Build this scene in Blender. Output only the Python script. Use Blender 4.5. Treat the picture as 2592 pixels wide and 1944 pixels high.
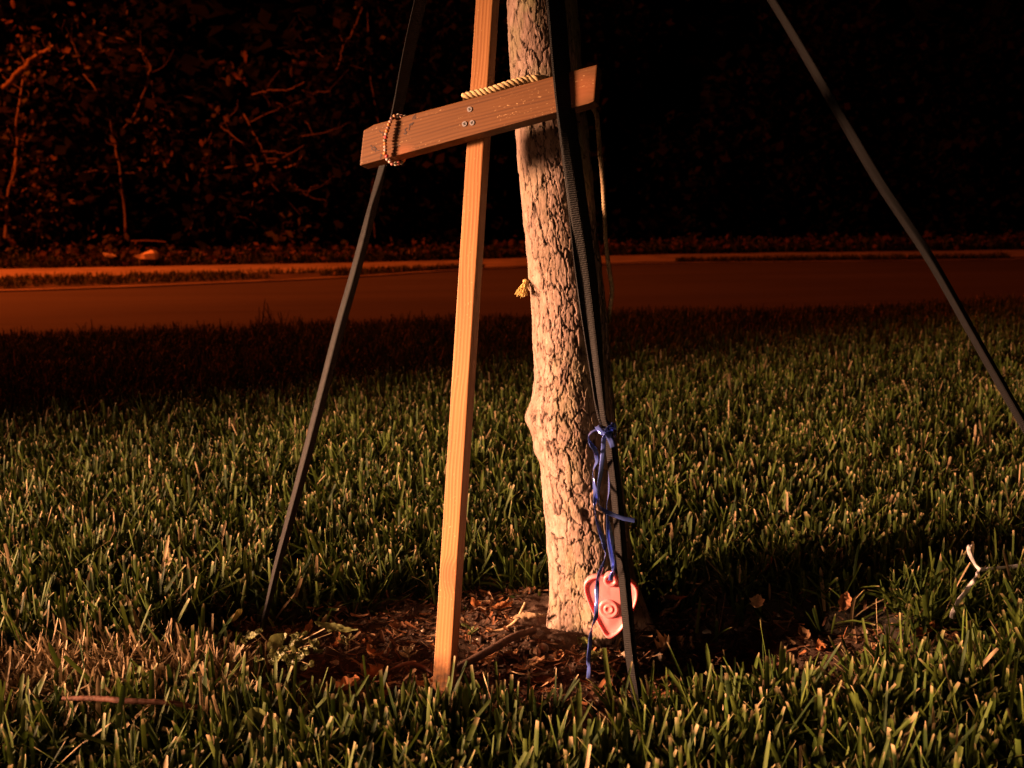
import bpy, bmesh, math, random
import numpy as np
from mathutils import Vector, Matrix

random.seed(7)
RNG = np.random.default_rng(11)
for o in list(bpy.data.objects):
    bpy.data.objects.remove(o, do_unlink=True)
SC = bpy.context.scene
COL = SC.collection
R = math.radians

# ------------------------------------------------------------------ camera
CAM_H, PITCH, ROLL, FPX = 0.47, R(9.4), R(0.8), 2490.0
fwd = Vector((0, math.cos(PITCH), -math.sin(PITCH)))
r0 = Vector((1, 0, 0)); u0 = Vector((0, math.sin(PITCH), math.cos(PITCH)))
cright = r0 * math.cos(ROLL) - u0 * math.sin(ROLL)
cup = r0 * math.sin(ROLL) + u0 * math.cos(ROLL)
CAM = Vector((0, 0, CAM_H))
cam_d = bpy.data.cameras.new('camera'); cam = bpy.data.objects.new('camera', cam_d); COL.objects.link(cam)
cam_d.sensor_width = 36; cam_d.lens = 36 * FPX / 2592
cam_d.clip_start = 0.02; cam_d.clip_end = 800
m = Matrix((cright, cup, -fwd)).transposed().to_4x4(); m.translation = CAM
cam.matrix_world = m
cam_d.dof.use_dof = True; cam_d.dof.focus_distance = 1.08; cam_d.dof.aperture_fstop = 11
SC.camera = cam

# ------------------------------------------------------------------ night sky, moon, lamps of the place, an added fill
W = bpy.data.worlds.new('World'); SC.world = W; W.use_nodes = True
wn = W.node_tree.nodes; wl = W.node_tree.links
sky = wn.new('ShaderNodeTexSky'); sky.sky_type = 'NISHITA'; sky.sun_disc = False
sky.sun_elevation = R(-4.5); sky.sun_rotation = R(200)
bg = wn['Background']; bg.inputs['Strength'].default_value = 0.05
wl.new(sky.outputs[0], bg.inputs[0])

def at0(px, py, Y):
    d = fwd + cright * ((px - 1296) / FPX) - cup * ((py - 972) / FPX); return CAM + d * (Y / d.y)
def lamp(kind, name, loc, target, energy, color, **kw):
    d = bpy.data.lights.new(name, kind); o = bpy.data.objects.new(name, d); COL.objects.link(o)
    o.location = loc
    o.rotation_euler = (Vector(target) - Vector(loc)).to_track_quat('-Z', 'Y').to_euler()
    d.energy = energy; d.color = color
    o.scale = kw.pop('scale', (1, 1, 1))
    for k, v in kw.items(): setattr(d, k, v)
    return o
lamp('SUN', 'moon', (4, -3, 9), (0, 0, 0), 0.004, (0.75, 0.85, 1.0), angle=R(0.5))
# the headlamp of a car that stands beyond the frame, at the left: wide flat beam
HL = (1.0, 0.50, 0.265)
lamp('SPOT', 'headlamp', (-3.35, 0.36, 0.62), (0.12, 0.80, -0.07), 3800, HL, scale=(2.05, 1, 1),
     spot_size=R(33), spot_blend=1.0, shadow_soft_size=0.26)
lamp('SPOT', 'fill_light', (-0.70, -1.15, 0.60), (0.12, 1.10, -0.12), 24, HL, scale=(1.3, 1, 1),  # weak fill spot added from the front left, not a lamp of the place
     spot_size=R(42), spot_blend=1.0, shadow_soft_size=0.08)
# sodium street lamp over the road, beyond the frame
lamp('SPOT', 'street_lamp_light', (-9.5, 8.2, 6.5), (-5.5, 11.5, 0), 6600, (1.0, 0.112, 0.011),
     spot_size=R(128), spot_blend=0.8, shadow_soft_size=0.15)

SC.view_settings.view_transform = 'Standard'; SC.view_settings.look = 'None'
SC.view_settings.exposure = 0; SC.view_settings.gamma = 1; SC.view_settings.use_curve_mapping = False
SC.cycles.use_denoising = True
SC.cycles.max_bounces = 6; SC.cycles.diffuse_bounces = 3; SC.cycles.transmission_bounces = 4
SC.cycles.sample_clamp_indirect = 4

# ------------------------------------------------------------------ helpers
def ray(px, py):
    return fwd + cright * ((px - 1296) / FPX) - cup * ((py - 972) / FPX)
def at(px, py, Y):
    d = ray(px, py); return CAM + d * (Y / d.y)
def at_z(px, py, z):
    d = ray(px, py); return CAM + d * ((z - CAM_H) / d.z)

def hash2(ix, iy, s=0):
    h = (ix.astype(np.int64) * 374761393 + iy.astype(np.int64) * 668265263 + s * 1274126177) & 0xFFFFFFFF
    h = ((h ^ (h >> 13)) * 1274126177) & 0xFFFFFFFF
    h = (h ^ (h >> 16)) & 0xFFFFFF
    return h / float(0xFFFFFF)
def vnoise(x, y, s=0, wrap=None):
    ix = np.floor(x).astype(np.int64); iy = np.floor(y).astype(np.int64)
    fx = x - ix; fy = y - iy
    fx = fx * fx * (3 - 2 * fx); fy = fy * fy * (3 - 2 * fy)
    w = (lambda a: np.mod(a, wrap)) if wrap else (lambda a: a)
    a = hash2(w(ix), iy, s); b = hash2(w(ix + 1), iy, s); c = hash2(w(ix), iy + 1, s); d = hash2(w(ix + 1), iy + 1, s)
    return (a * (1 - fx) + b * fx) * (1 - fy) + (c * (1 - fx) + d * fx) * fy
def fbm(x, y, s=0, o=4):
    t = 0; a = 0.5
    for i in range(o):
        t = t + a * (vnoise(x, y, s + i) - 0.5); x = x * 2.03 + 7.1; y = y * 2.03 + 3.3; a *= 0.5
    return t
def sstep(a, b, x):
    t = np.clip((x - a) / (b - a), 0, 1); return t * t * (3 - 2 * t)

def link(o, parent=None):
    COL.objects.link(o)
    if parent is not None: o.parent = parent
    return o
def mk(name, V, F, mat, parent=None, smooth=True, col=None, uv=None):
    """one mesh object; F is an (m,4) / (m,3) array or a list of index tuples"""
    me = bpy.data.meshes.new(name)
    V = np.asarray(V, dtype=np.float32).reshape(-1, 3)
    if isinstance(F, np.ndarray):
        n, k = F.shape
        me.vertices.add(len(V)); me.vertices.foreach_set('co', V.ravel())
        me.loops.add(n * k); me.loops.foreach_set('vertex_index', F.astype(np.int32).ravel())
        me.polygons.add(n); me.polygons.foreach_set('loop_start', np.arange(0, n * k, k, dtype=np.int32))
        me.update(calc_edges=True)
    else:
        me.from_pydata([tuple(map(float, v)) for v in V], [], [tuple(f) for f in F]); me.update()
    if smooth and len(me.polygons):
        me.polygons.foreach_set('use_smooth', np.ones(len(me.polygons), dtype=bool))
    if col is not None:
        a = me.attributes.new('tint', 'FLOAT_COLOR', 'POINT')
        c = np.ones((len(V), 4), dtype=np.float32); c[:, :col.shape[1]] = col
        a.data.foreach_set('color', c.ravel())
    if uv is not None:
        l = me.uv_layers.new(name='uv'); vi = np.empty(len(me.loops), dtype=np.int32)
        me.loops.foreach_get('vertex_index', vi)
        l.data.foreach_set('uv', np.asarray(uv, dtype=np.float32)[vi].ravel())
    if mat: me.materials.append(mat)
    o = bpy.data.objects.new(name, me)
    return link(o, parent)
def empty(name, loc=(0, 0, 0), mat=None):
    o = bpy.data.objects.new(name, None); o.empty_display_size = 0.05
    if mat is not None: o.matrix_world = mat
    else: o.location = loc
    return link(o)
def tag(o, label=None, cat=None, group=None, kind=None):
    if label: o['label'] = label
    if cat: o['category'] = cat
    if group: o['group'] = group
    if kind: o['kind'] = kind
    return o
def spline(P, n, closed=False):
    """Catmull-Rom through points, n samples"""
    P = np.array([list(p) for p in P], dtype=float)
    if len(P) == 2: 
        t = np.linspace(0, 1, n)[:, None]; return P[0] * (1 - t) + P[1] * t
    Q = np.vstack([2 * P[0] - P[1], P, 2 * P[-1] - P[-2]]) if not closed else np.vstack([P[-1], P, P[0], P[1]])
    m_ = len(Q) - 3
    t = np.linspace(0, m_ - 1e-6, n); i = t.astype(int); f = (t - i)[:, None]
    a, b, c, d = Q[i], Q[i + 1], Q[i + 2], Q[i + 3]
    return 0.5 * (2 * b + (c - a) * f + (2 * a - 5 * b + 4 * c - d) * f ** 2 + (3 * b - a - 3 * c + d) * f ** 3)
def tangents(C):
    T = np.gradient(C, axis=0); return T / (np.linalg.norm(T, axis=1)[:, None] + 1e-12)
def frames(C):
    T = tangents(C); N = np.zeros_like(C)
    n = np.cross(T[0], [0.31, 0.92, 0.2]); n /= np.linalg.norm(n) + 1e-12
    for i in range(len(C)):
        n = n - T[i] * np.dot(n, T[i]); n /= np.linalg.norm(n) + 1e-12; N[i] = n
    return T, N, np.cross(T, N)
def tube_arrays(C, rad, k=8, base=0):
    C = np.asarray(C, float); n = len(C); rad = np.broadcast_to(np.asarray(rad, float), (n,))
    T, N, B = frames(C)
    a = np.linspace(0, 2 * math.pi, k, endpoint=False)
    V = C[:, None, :] + rad[:, None, None] * (np.cos(a)[None, :, None] * N[:, None, :] + np.sin(a)[None, :, None] * B[:, None, :])
    i, j = np.meshgrid(np.arange(n - 1), np.arange(k), indexing='ij'); j2 = (j + 1) % k
    F = np.stack([i * k + j, i * k + j2, (i + 1) * k + j2, (i + 1) * k + j], -1).reshape(-1, 4) + base
    return V.reshape(-1, 3), F
def tubes(list_of, k=8):
    Vs, Fs, b = [], [], 0
    for C, r_ in list_of:
        V, F = tube_arrays(C, r_, k, b); Vs.append(V); Fs.append(F); b += len(V)
    return np.vstack(Vs), np.vstack(Fs)
def grid_faces(nu, nv):
    i, j = np.meshgrid(np.arange(nu - 1), np.arange(nv - 1), indexing='ij')
    return np.stack([i * nv + j, (i + 1) * nv + j, (i + 1) * nv + j + 1, i * nv + j + 1], -1).reshape(-1, 4)

# ------------------------------------------------------------------ materials
class NT:
    def __init__(s, name):
        s.m = bpy.data.materials.new(name); s.m.use_nodes = True
        s.n = s.m.node_tree.nodes; s.l = s.m.node_tree.links; s.p = s.n['Principled BSDF']; s.out = s.n['Material Output']
    def add(s, t, ins=None, **kw):
        x = s.n.new(t)
        for k, v in kw.items(): setattr(x, k, v)
        for k, v in (ins or {}).items():
            if hasattr(v, 'is_output'): s.l.new(v, x.inputs[k])
            else: x.inputs[k].default_value = v
        return x
    def ramp(s, fac, stops):
        x = s.n.new('ShaderNodeValToRGB'); e = x.color_ramp.elements
        while len(e) < len(stops): e.new(0.5)
        for q, (p, c) in zip(e, stops): q.position = p; q.color = (*c, 1) if len(c) == 3 else c
        s.l.new(fac, x.inputs[0]); return x.outputs[0]
    def mix(s, fac, a, b, blend='MIX'):
        x = s.n.new('ShaderNodeMix'); x.data_type = 'RGBA'; x.blend_type = blend
        for k, v in ((0, fac), (6, a), (7, b)):
            if hasattr(v, 'is_output'): s.l.new(v, x.inputs[k])
            else: x.inputs[k].default_value = (*v, 1) if isinstance(v, tuple) and len(v) == 3 else v
        return x.outputs[2]
    def math(s, op, a, b=0.0):
        x = s.n.new('ShaderNodeMath'); x.operation = op
        for k, v in ((0, a), (1, b)):
            if hasattr(v, 'is_output'): s.l.new(v, x.inputs[k])
            else: x.inputs[k].default_value = v
        return x.outputs[0]
    def noise(s, vec, scale, detail=4, rough=0.55):
        x = s.add('ShaderNodeTexNoise', {'Scale': scale, 'Detail': detail, 'Roughness': rough})
        if vec is not None: s.l.new(vec, x.inputs['Vector'])
        return x.outputs['Fac']
    def coord(s, which='Object', scale=(1, 1, 1)):
        t = s.add('ShaderNodeTexCoord').outputs[which]
        mp = s.add('ShaderNodeMapping', {'Vector': t, 'Scale': scale}); return mp.outputs[0]
    def bump(s, h, strength=0.3, dist=0.002):
        b = s.add('ShaderNodeBump', {'Height': h, 'Strength': strength, 'Distance': dist})
        s.l.new(b.outputs[0], s.p.inputs['Normal'])
    def set(s, **kw):
        for k, v in kw.items():
            k = k.replace('_', ' ')
            if hasattr(v, 'is_output'): s.l.new(v, s.p.inputs[k])
            else: s.p.inputs[k].default_value = (*v, 1) if isinstance(v, tuple) and len(v) == 3 else v
        return s
    def translucent(s, color, fac):
        tr = s.add('ShaderNodeBsdfTranslucent')
        if hasattr(color, 'is_output'): s.l.new(color, tr.inputs[0])
        else: tr.inputs[0].default_value = (*color, 1)
        mx = s.add('ShaderNodeMixShader', {0: fac, 1: s.p.outputs[0], 2: tr.outputs[0]})
        s.l.new(mx.outputs[0], s.out.inputs[0])

def simple(name, color, rough=0.7, var=0.25, scale=40, bump=0.2, dist=0.001, **kw):
    t = NT(name); v = t.coord()
    f = t.noise(v, scale, 5)
    c2 = tuple(min(1, c * (1 + var)) for c in color); c1 = tuple(c * (1 - var) for c in color)
    t.set(Base_Color=t.ramp(f, [(0.3, c1), (0.7, c2)]), Roughness=rough, **kw)
    t.bump(t.noise(v, scale * 4, 4), bump, dist)
    return t.m
def tint_mat(name, rough=0.6, trans=0.0, var=0.25, scale=60, bump=0.0, spec=0.4):
    t = NT(name); c = t.add('ShaderNodeAttribute', attribute_name='tint').outputs['Color']
    f = t.noise(t.coord(), scale, 4)
    k = t.ramp(f, [(0.3, (1 - var,) * 3), (0.7, (1 + 0 * var,) * 3)])
    c = t.mix(1.0, c, k, 'MULTIPLY')
    t.set(Base_Color=c, Roughness=rough, Specular_IOR_Level=spec)
    if bump: t.bump(f, bump, 0.001)
    if trans: t.translucent(c, trans)
    return t.m

M = {}
M['grass'] = tint_mat('grass_blade', 0.6, 0.22, 0.25, 90, 0.0, 0.18)
M['leaf'] = tint_mat('dead_leaf', 0.75, 0.12, 0.35, 120, 0.4, 0.25)
M['weed'] = tint_mat('green_leaf', 0.5, 0.25, 0.25, 120)
M['litter'] = tint_mat('mulch_bits', 0.85, 0.0, 0.4, 200, 0.5, 0.2)
M['bead'] = tint_mat('bead_paint', 0.38, 0.0, 0.2, 300, 0.0, 0.5)
M['brush'] = tint_mat('brush_bark', 0.8, 0.0, 0.4, 30, 0.4, 0.3)
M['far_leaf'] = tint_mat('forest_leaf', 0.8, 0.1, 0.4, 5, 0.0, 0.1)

def bark_material():
    t = NT('oak_bark'); a = t.add('ShaderNodeAttribute', attribute_name='tint')
    sep = t.add('ShaderNodeSeparateColor', {0: a.outputs['Color']})
    crack, tone, moss = sep.outputs[0], sep.outputs[1], sep.outputs[2]
    v = t.coord('Object', (1, 1, 0.6))
    f = t.noise(v, 160, 6, 0.65); f2 = t.noise(v, 38, 4)
    plate = t.ramp(tone, [(0.0, (0.15, 0.097, 0.080)), (0.5, (0.27, 0.185, 0.158)), (1.0, (0.41, 0.30, 0.265))])
    plate = t.mix(t.math('MULTIPLY', t.ramp(f, [(0.35, (0, 0, 0)), (0.65, (1, 1, 1))]), 0.6), plate, (0.20, 0.135, 0.10))
    plate = t.mix(t.math('MULTIPLY', moss, t.ramp(f2, [(0.42, (0, 0, 0)), (0.62, (1, 1, 1))])), plate, (0.22, 0.20, 0.11))
    pale = t.ramp(t.noise(v, 75, 3), [(0.66, (0, 0, 0)), (0.74, (1, 1, 1))])
    plate = t.mix(t.math('MULTIPLY', pale, 0.5), plate, (0.50, 0.41, 0.34))
    c = t.mix(crack, (0.030, 0.017, 0.012), plate)
    t.set(Base_Color=c, Roughness=0.88, Specular_IOR_Level=0.25)
    t.bump(t.math('ADD', f, t.math('MULTIPLY', t.noise(v, 420, 3), 0.5)), 0.55, 0.0016)
    return t.m
M['bark'] = bark_material()

def wood_material(name, ca, cb, knots, speck=1.0, dirt=False):
    """pine with grain along local Z; knots = list of (x, z, radius) in object space"""
    t = NT(name); tc = t.add('ShaderNodeTexCoord').outputs['Object']
    sx = t.add('ShaderNodeSeparateXYZ', {0: tc})
    warp = t.noise(t.add('ShaderNodeMapping', {'Vector': tc, 'Scale': (14, 14, 4)}).outputs[0], 1.0, 2)
    val = t.math('ADD', t.math('MULTIPLY', sx.outputs[0], 1650), t.math('MULTIPLY', sx.outputs[1], 520))
    val = t.math('ADD', val, t.math('MULTIPLY', warp, 34))
    kmask = None
    for (kx, kz, kr) in knots:
        d = t.add('ShaderNodeVectorMath', {0: t.add('ShaderNodeCombineXYZ', {0: sx.outputs[0], 2: t.math('MULTIPLY', sx.outputs[2], 0.62)}).outputs[0],
                                           1: (kx, 0, kz * 0.62)}, operation='DISTANCE').outputs['Value']
        e = t.ramp(t.math('DIVIDE', d, kr), [(0.0, (1, 1, 1)), (0.45, (0.8, 0.8, 0.8)), (1.0, (0, 0, 0))])
        val = t.math('ADD', val, t.math('MULTIPLY', e, 9))
        kmask = e if kmask is None else t.math('MAXIMUM', kmask, e)
    ring = t.math('SINE', val)
    ring = t.math('ADD', t.math('MULTIPLY', ring, 0.5), 0.5)
    fib = t.noise(t.add('ShaderNodeMapping', {'Vector': tc, 'Scale': (900, 900, 30)}).outputs[0], 1.0, 3)
    big = t.noise(t.add('ShaderNodeMapping', {'Vector': tc, 'Scale': (60, 60, 9)}).outputs[0], 1.0, 4)
    c = t.mix(t.math('MULTIPLY', t.math('POWER', ring, 2.0), t.ramp(t.noise(t.add('ShaderNodeMapping', {'Vector': tc, 'Scale': (170, 170, 5)}).outputs[0], 1.0, 3), [(0.35, (0.15, 0.15, 0.15)), (0.7, (1, 1, 1))])), ca, cb)
    c = t.mix(t.math('MULTIPLY', fib, 0.35), c, tuple(x * 0.6 for x in cb))
    c = t.mix(t.math('MULTIPLY', t.ramp(big, [(0.4, (0, 0, 0)), (0.75, (1, 1, 1))]), 0.4), c, tuple(x * 0.75 for x in cb))
    if kmask is not None:
        c = t.mix(t.math('MULTIPLY', kmask, 0.75), c, (0.30, 0.10, 0.035))
    sp = t.noise(t.add('ShaderNodeMapping', {'Vector': tc, 'Scale': (620, 620, 300)}).outputs[0], 1.0, 2)
    reg = t.noise(t.add('ShaderNodeMapping', {'Vector': tc, 'Scale': (70, 70, 22)}).outputs[0], 1.0, 3)
    sp = t.math('MULTIPLY', t.ramp(sp, [(0.63, (0, 0, 0)), (0.69, (1, 1, 1))]), t.ramp(reg, [(0.46, (0, 0, 0)), (0.60, (1, 1, 1))]))
    c = t.mix(t.math('MULTIPLY', sp, 0.7 * speck), c, (0.66, 0.42, 0.20))
    if dirt:
        dm = t.math('MULTIPLY', t.ramp(sx.outputs[2], [(0.006, (1, 1, 1)), (0.045, (0, 0, 0))]), t.ramp(t.noise(tc, 160, 4), [(0.40, (0.1, 0.1, 0.1)), (0.62, (1, 1, 1))]))
        c = t.mix(dm, c, (0.075, 0.045, 0.030))
    t.set(Base_Color=c, Roughness=0.62, Specular_IOR_Level=0.35)
    t.bump(t.math('ADD', t.math('MULTIPLY', fib, 0.6), t.math('MULTIPLY', ring, 0.4)), 0.28, 0.0007)
    return t.m

def strap_material():
    t = NT('black_webbing'); uv = t.add('ShaderNodeTexCoord').outputs['UV']
    w = t.add('ShaderNodeTexWave', {'Vector': uv, 'Scale': 150, 'Distortion': 0.4, 'Detail': 1}, wave_type='BANDS', bands_direction='Y').outputs['Fac']
    w2 = t.add('ShaderNodeTexWave', {'Vector': uv, 'Scale': 250, 'Distortion': 0.4}, wave_type='BANDS', bands_direction='X').outputs['Fac']
    h = t.math('MULTIPLY', w, w2)
    c = t.ramp(h, [(0.0, (0.002, 0.002, 0.003)), (1.0, (0.011, 0.0095, 0.012))])
    t.set(Base_Color=c, Roughness=0.55, Specular_IOR_Level=0.25)
    t.bump(h, 0.7, 0.0008)
    return t.m
M['strap'] = strap_material()
def ribbon_material(name, col, metal, rough, trans=0.0):
    t = NT(name); f = t.noise(t.coord('Object'), 60, 2)
    t.set(Base_Color=t.ramp(f, [(0.3, tuple(c * 0.85 for c in col)), (0.7, col)]), Metallic=metal, Roughness=rough, Specular_IOR_Level=0.8)
    t.p.inputs['Coat Weight'].default_value = 0.6; t.p.inputs['Coat Roughness'].default_value = 0.15
    if trans: t.translucent(col, trans)
    return t.m
M['blue_ribbon'] = ribbon_material('blue_ribbon', (0.14, 0.22, 0.80), 0.55, 0.2, 0.08)
M['white_ribbon'] = ribbon_material('white_ribbon', (0.90, 0.88, 0.92), 0.0, 0.2, 0.12)
M['rope'] = simple('natural_rope', (0.62, 0.46, 0.24), 0.85, 0.25, 500, 0.6, 0.0006)
M['cord'] = simple('old_rope', (0.36, 0.26, 0.15), 0.9, 0.4, 300, 0.6, 0.0006)
M['tuft'] = simple('frayed_rope', (0.72, 0.54, 0.20), 0.8, 0.2, 300, 0.2, 0.0004)
M['screw'] = simple('zinc_screw', (0.30, 0.29, 0.32), 0.55, 0.3, 800, 0.2, 0.0002, Metallic=0.3)
M['screw_dark'] = simple('screw_recess', (0.05, 0.05, 0.055), 0.6, 0.2, 800, 0.1, 0.0002)
M['ink'] = simple('faded_ink', (0.055, 0.032, 0.034), 0.7, 0.4, 700, 0.1, 0.0001)
M['string'] = simple('bracelet_string', (0.05, 0.035, 0.03), 0.8, 0.2, 500, 0.1, 0.0002)
def heart_material():
    t = NT('pink_plastic'); f = t.noise(t.coord(), 45, 3)
    c = t.ramp(f, [(0.3, (0.80, 0.22, 0.25)), (0.7, (0.85, 0.31, 0.33))])
    t.set(Base_Color=c, Roughness=0.3, Specular_IOR_Level=0.5)
    t.p.inputs['Subsurface Weight'].default_value = 0.4
    t.p.inputs['Subsurface Radius'].default_value = (0.006, 0.002, 0.002)
    t.p.inputs['Subsurface Scale'].default_value = 1.0
    t.bump(t.noise(t.coord(), 90, 2), 0.06, 0.001)
    return t.m
M['heart'] = heart_material()
def soil_material():
    t = NT('dark_soil'); v = t.coord()
    f = t.noise(v, 120, 6, 0.7); g = t.noise(v, 14, 3)
    c = t.ramp(f, [(0.25, (0.022, 0.013, 0.009)), (0.55, (0.075, 0.045, 0.032)), (0.8, (0.16, 0.105, 0.075))])
    c = t.mix(t.ramp(g, [(0.45, (0, 0, 0)), (0.7, (0.6, 0.6, 0.6))]), c, (0.12, 0.078, 0.062))
    sp = t.add('ShaderNodeTexVoronoi', {'Vector': v, 'Scale': 330}).outputs['Distance']
    rn = t.noise(v, 200, 1)
    sp = t.math('MULTIPLY', t.ramp(sp, [(0.10, (1, 1, 1)), (0.2, (0, 0, 0))]), t.ramp(rn, [(0.5, (0, 0, 0)), (0.6, (1, 1, 1))]))
    c = t.mix(t.math('MULTIPLY', sp, 0.7), c, (0.5, 0.42, 0.34))
    t.set(Base_Color=c, Roughness=0.95, Specular_IOR_Level=0.15)
    t.bump(f, 0.8, 0.003)
    return t.m
M['soil'] = soil_material()
M['thatch'] = simple('lawn_thatch', (0.030, 0.020, 0.011), 0.95, 0.6, 260, 1.0, 0.006)
def asphalt():
    t = NT('asphalt'); v = t.coord()
    f = t.noise(v, 90, 6, 0.7); g = t.noise(t.coord('Object', (0.25, 1.2, 1)), 1.1, 4)
    c = t.ramp(f, [(0.3, (0.040, 0.039, 0.038)), (0.7, (0.075, 0.072, 0.069))])
    c = t.mix(t.ramp(g, [(0.35, (0, 0, 0)), (0.7, (0.7, 0.7, 0.7))]), c, (0.09, 0.085, 0.08))
    st = t.noise(t.coord('Object', (0.12, 1.6, 1)), 2.6, 5, 0.65); c = t.mix(t.ramp(st, [(0.52, (0, 0, 0)), (0.72, (0.6, 0.6, 0.6))]), c, (0.028, 0.027, 0.026))
    t.set(Base_Color=c, Roughness=0.85, Specular_IOR_Level=0.3); t.bump(f, 0.5, 0.004); return t.m
M['asphalt'] = asphalt()
M['concrete'] = simple('concrete', (0.26, 0.23, 0.20), 0.9, 0.45, 2.6, 0.6, 0.01)
M['dirt'] = simple('forest_dirt', (0.10, 0.062, 0.038), 0.95, 0.5, 1.6, 0.8, 0.02)
M['verge'] = simple('verge_soil', (0.06, 0.045, 0.022), 0.95, 0.5, 4, 0.8, 0.01)
M['scrap'] = simple('paper_scrap', (0.70, 0.66, 0.60), 0.8, 0.15, 9, 0.3, 0.004)
M['stone'] = simple('pale_stone', (0.42, 0.36, 0.30), 0.85, 0.3, 60, 0.5, 0.001)
M['acorn'] = simple('acorn_shell', (0.33, 0.20, 0.12), 0.55, 0.3, 90, 0.2, 0.0006)
M['twig_red'] = simple('red_brown_twig', (0.13, 0.046, 0.026), 0.7, 0.35, 90, 0.5, 0.001)
M['twig_pale'] = simple('pale_twig', (0.45, 0.30, 0.17), 0.8, 0.3, 120, 0.5, 0.0008)
M['root'] = simple('root_bark', (0.10, 0.052, 0.034), 0.85, 0.35, 90, 0.6, 0.001)

# ------------------------------------------------------------------ ground shape
BED_C, BED_R = (0.04, 1.035), (0.455, 0.155)
def bed_q(x, y):
    """<1 inside the bare soil around the tree, ragged edge"""
    n = fbm(x * 9, y * 9, 5, 3) * 0.55 + fbm(x * 30, y * 30, 9, 2) * 0.25
    return np.sqrt(((x - BED_C[0]) / BED_R[0]) ** 2 + ((y - BED_C[1]) / BED_R[1]) ** 2) + n - 0.30 * np.exp(-((x + 0.02) / 0.16) ** 2 - ((y - 0.885) / 0.035) ** 2)
TX, TY = 0.068, 1.118        # trunk foot
def soil_z(x, y):
    q = np.sqrt(((x - BED_C[0]) / BED_R[0]) ** 2 + ((y - BED_C[1]) / BED_R[1]) ** 2)
    d = np.sqrt((x - TX) ** 2 + (y - TY) ** 2)
    z = -0.022 + 0.013 * sstep(0.12, -0.02, x - TX) + 0.010 * sstep(0.17, 0.055, d) - 0.022 * sstep(0.07, 0.2, x - TX) * sstep(1.05, 0.6, q)
    z = z + fbm(x * 22, y * 22, 1, 4) * 0.022 + fbm(x * 90, y * 90, 3, 3) * 0.009
    return z - 0.035 * sstep(1.5, 1.8, q)
def lawn_z(x, y):
    q = bed_q(x, y)
    return fbm(x * 2.2, y * 2.2, 21, 3) * 0.03 - 0.045 * sstep(1.04, 0.85, q) + 0.004
def ground_z(x, y):
    x = np.asarray(x, float); y = np.asarray(y, float); return float(np.maximum(soil_z(x, y), lawn_z(x, y)))
NEAR = lambda x: 4.72 + 0.2 * x      # lawn edge at the road

xs = np.concatenate([np.linspace(-14, -1.6, 26), np.linspace(-1.5, 1.5, 181), np.linspace(1.6, 14, 26)])
ts = np.concatenate([np.linspace(-12, 0.2, 26), np.linspace(0.24, 2.0, 110), np.linspace(2.06, 4.72, 50)])
X, T_ = np.meshgrid(xs, ts, indexing='ij')
Y = T_ + 0.2 * X * sstep(0.8, 4.6, T_)
Z = lawn_z(X, Y)
Z = Z - 0.05 * sstep(4.45, 4.72, T_)
lawn = mk('lawn', np.stack([X, Y, Z], -1).reshape(-1, 3), grid_faces(len(xs), len(ts)), M['thatch'])
tag(lawn, kind='structure')
xs = np.linspace(-0.70, 0.78, 560); ys = np.linspace(0.78, 1.32, 210)
X, Y = np.meshgrid(xs, ys, indexing='ij')
soil = mk('soil_bed', np.stack([X, Y, soil_z(X, Y)], -1).reshape(-1, 3), grid_faces(560, 210), M['soil'])
tag(soil, kind='structure')

def strip(name, a, b, z, mat, thick=0.0, n=160, rows=6):
    """sheet between polylines a(x) and b(x)"""
    ax = np.array(a, float); bx = np.array(b, float)
    A = spline(np.c_[ax, np.zeros(len(ax))], n); B = spline(np.c_[bx, np.zeros(len(bx))], n)
    t = np.linspace(0, 1, rows)[None, :, None]
    P = A[:, None, :] * (1 - t) + B[:, None, :] * t
    P[..., 2] = z + fbm(P[..., 0] * 1.3, P[..., 1] * 1.3, 31, 3) * 0.012
    V = P.reshape(-1, 3); F = grid_faces(n, rows)
    if thick:
        n0 = len(V); e = np.concatenate([np.arange(n) * rows]); V2 = V[e].copy(); V2[:, 2] -= thick
        V = np.vstack([V, V2]); k = np.arange(n - 1)
        F = np.vstack([F, np.stack([e[:-1], e[1:], n0 + k + 1, n0 + k], -1)])
    return tag(mk(name, V, F, mat), kind='structure')
FAR = [(-16, 5.6), (-9, 7.0), (-4.2, 8.1), (-1.5, 9.6), (-0.2, 10.9), (1.6, 11.5), (5.7, 11.3), (11, 11.0), (18, 10.6)]
NEARP = [(-16, 1.5), (-9, 2.9), (0, 4.7), (9, 6.5), (18, 8.3)]
off = lambda P, d: [(x, y + d) for x, y in P]
strip('road', off(NEARP, -0.03), FAR, -0.05, M['asphalt'], n=200, rows=30)
strip('kerb', FAR, off(FAR, 0.16), -0.036, M['concrete'], thick=0.02)
WALK = [(-16, 9.2), (-9, 9.7), (-4.2, 10.1), (-1.5, 10.5), (0.4, 11.3), (2.4, 11.8), (6, 11.7), (11, 11.4), (18, 11.0)]
strip('verge', off(FAR, 0.16), WALK, -0.034, M['verge'], n=200, rows=10)
strip('sidewalk', WALK, off(WALK, 2.35), -0.028, M['concrete'], n=200, rows=6)
strip('forest_floor', off(WALK, 2.32), [(-60, 90), (-40, 90), (-20, 90), (0, 90), (10, 90), (20, 90), (30, 90), (45, 90), (60, 90)], -0.034, M['dirt'], n=200, rows=60)

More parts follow.
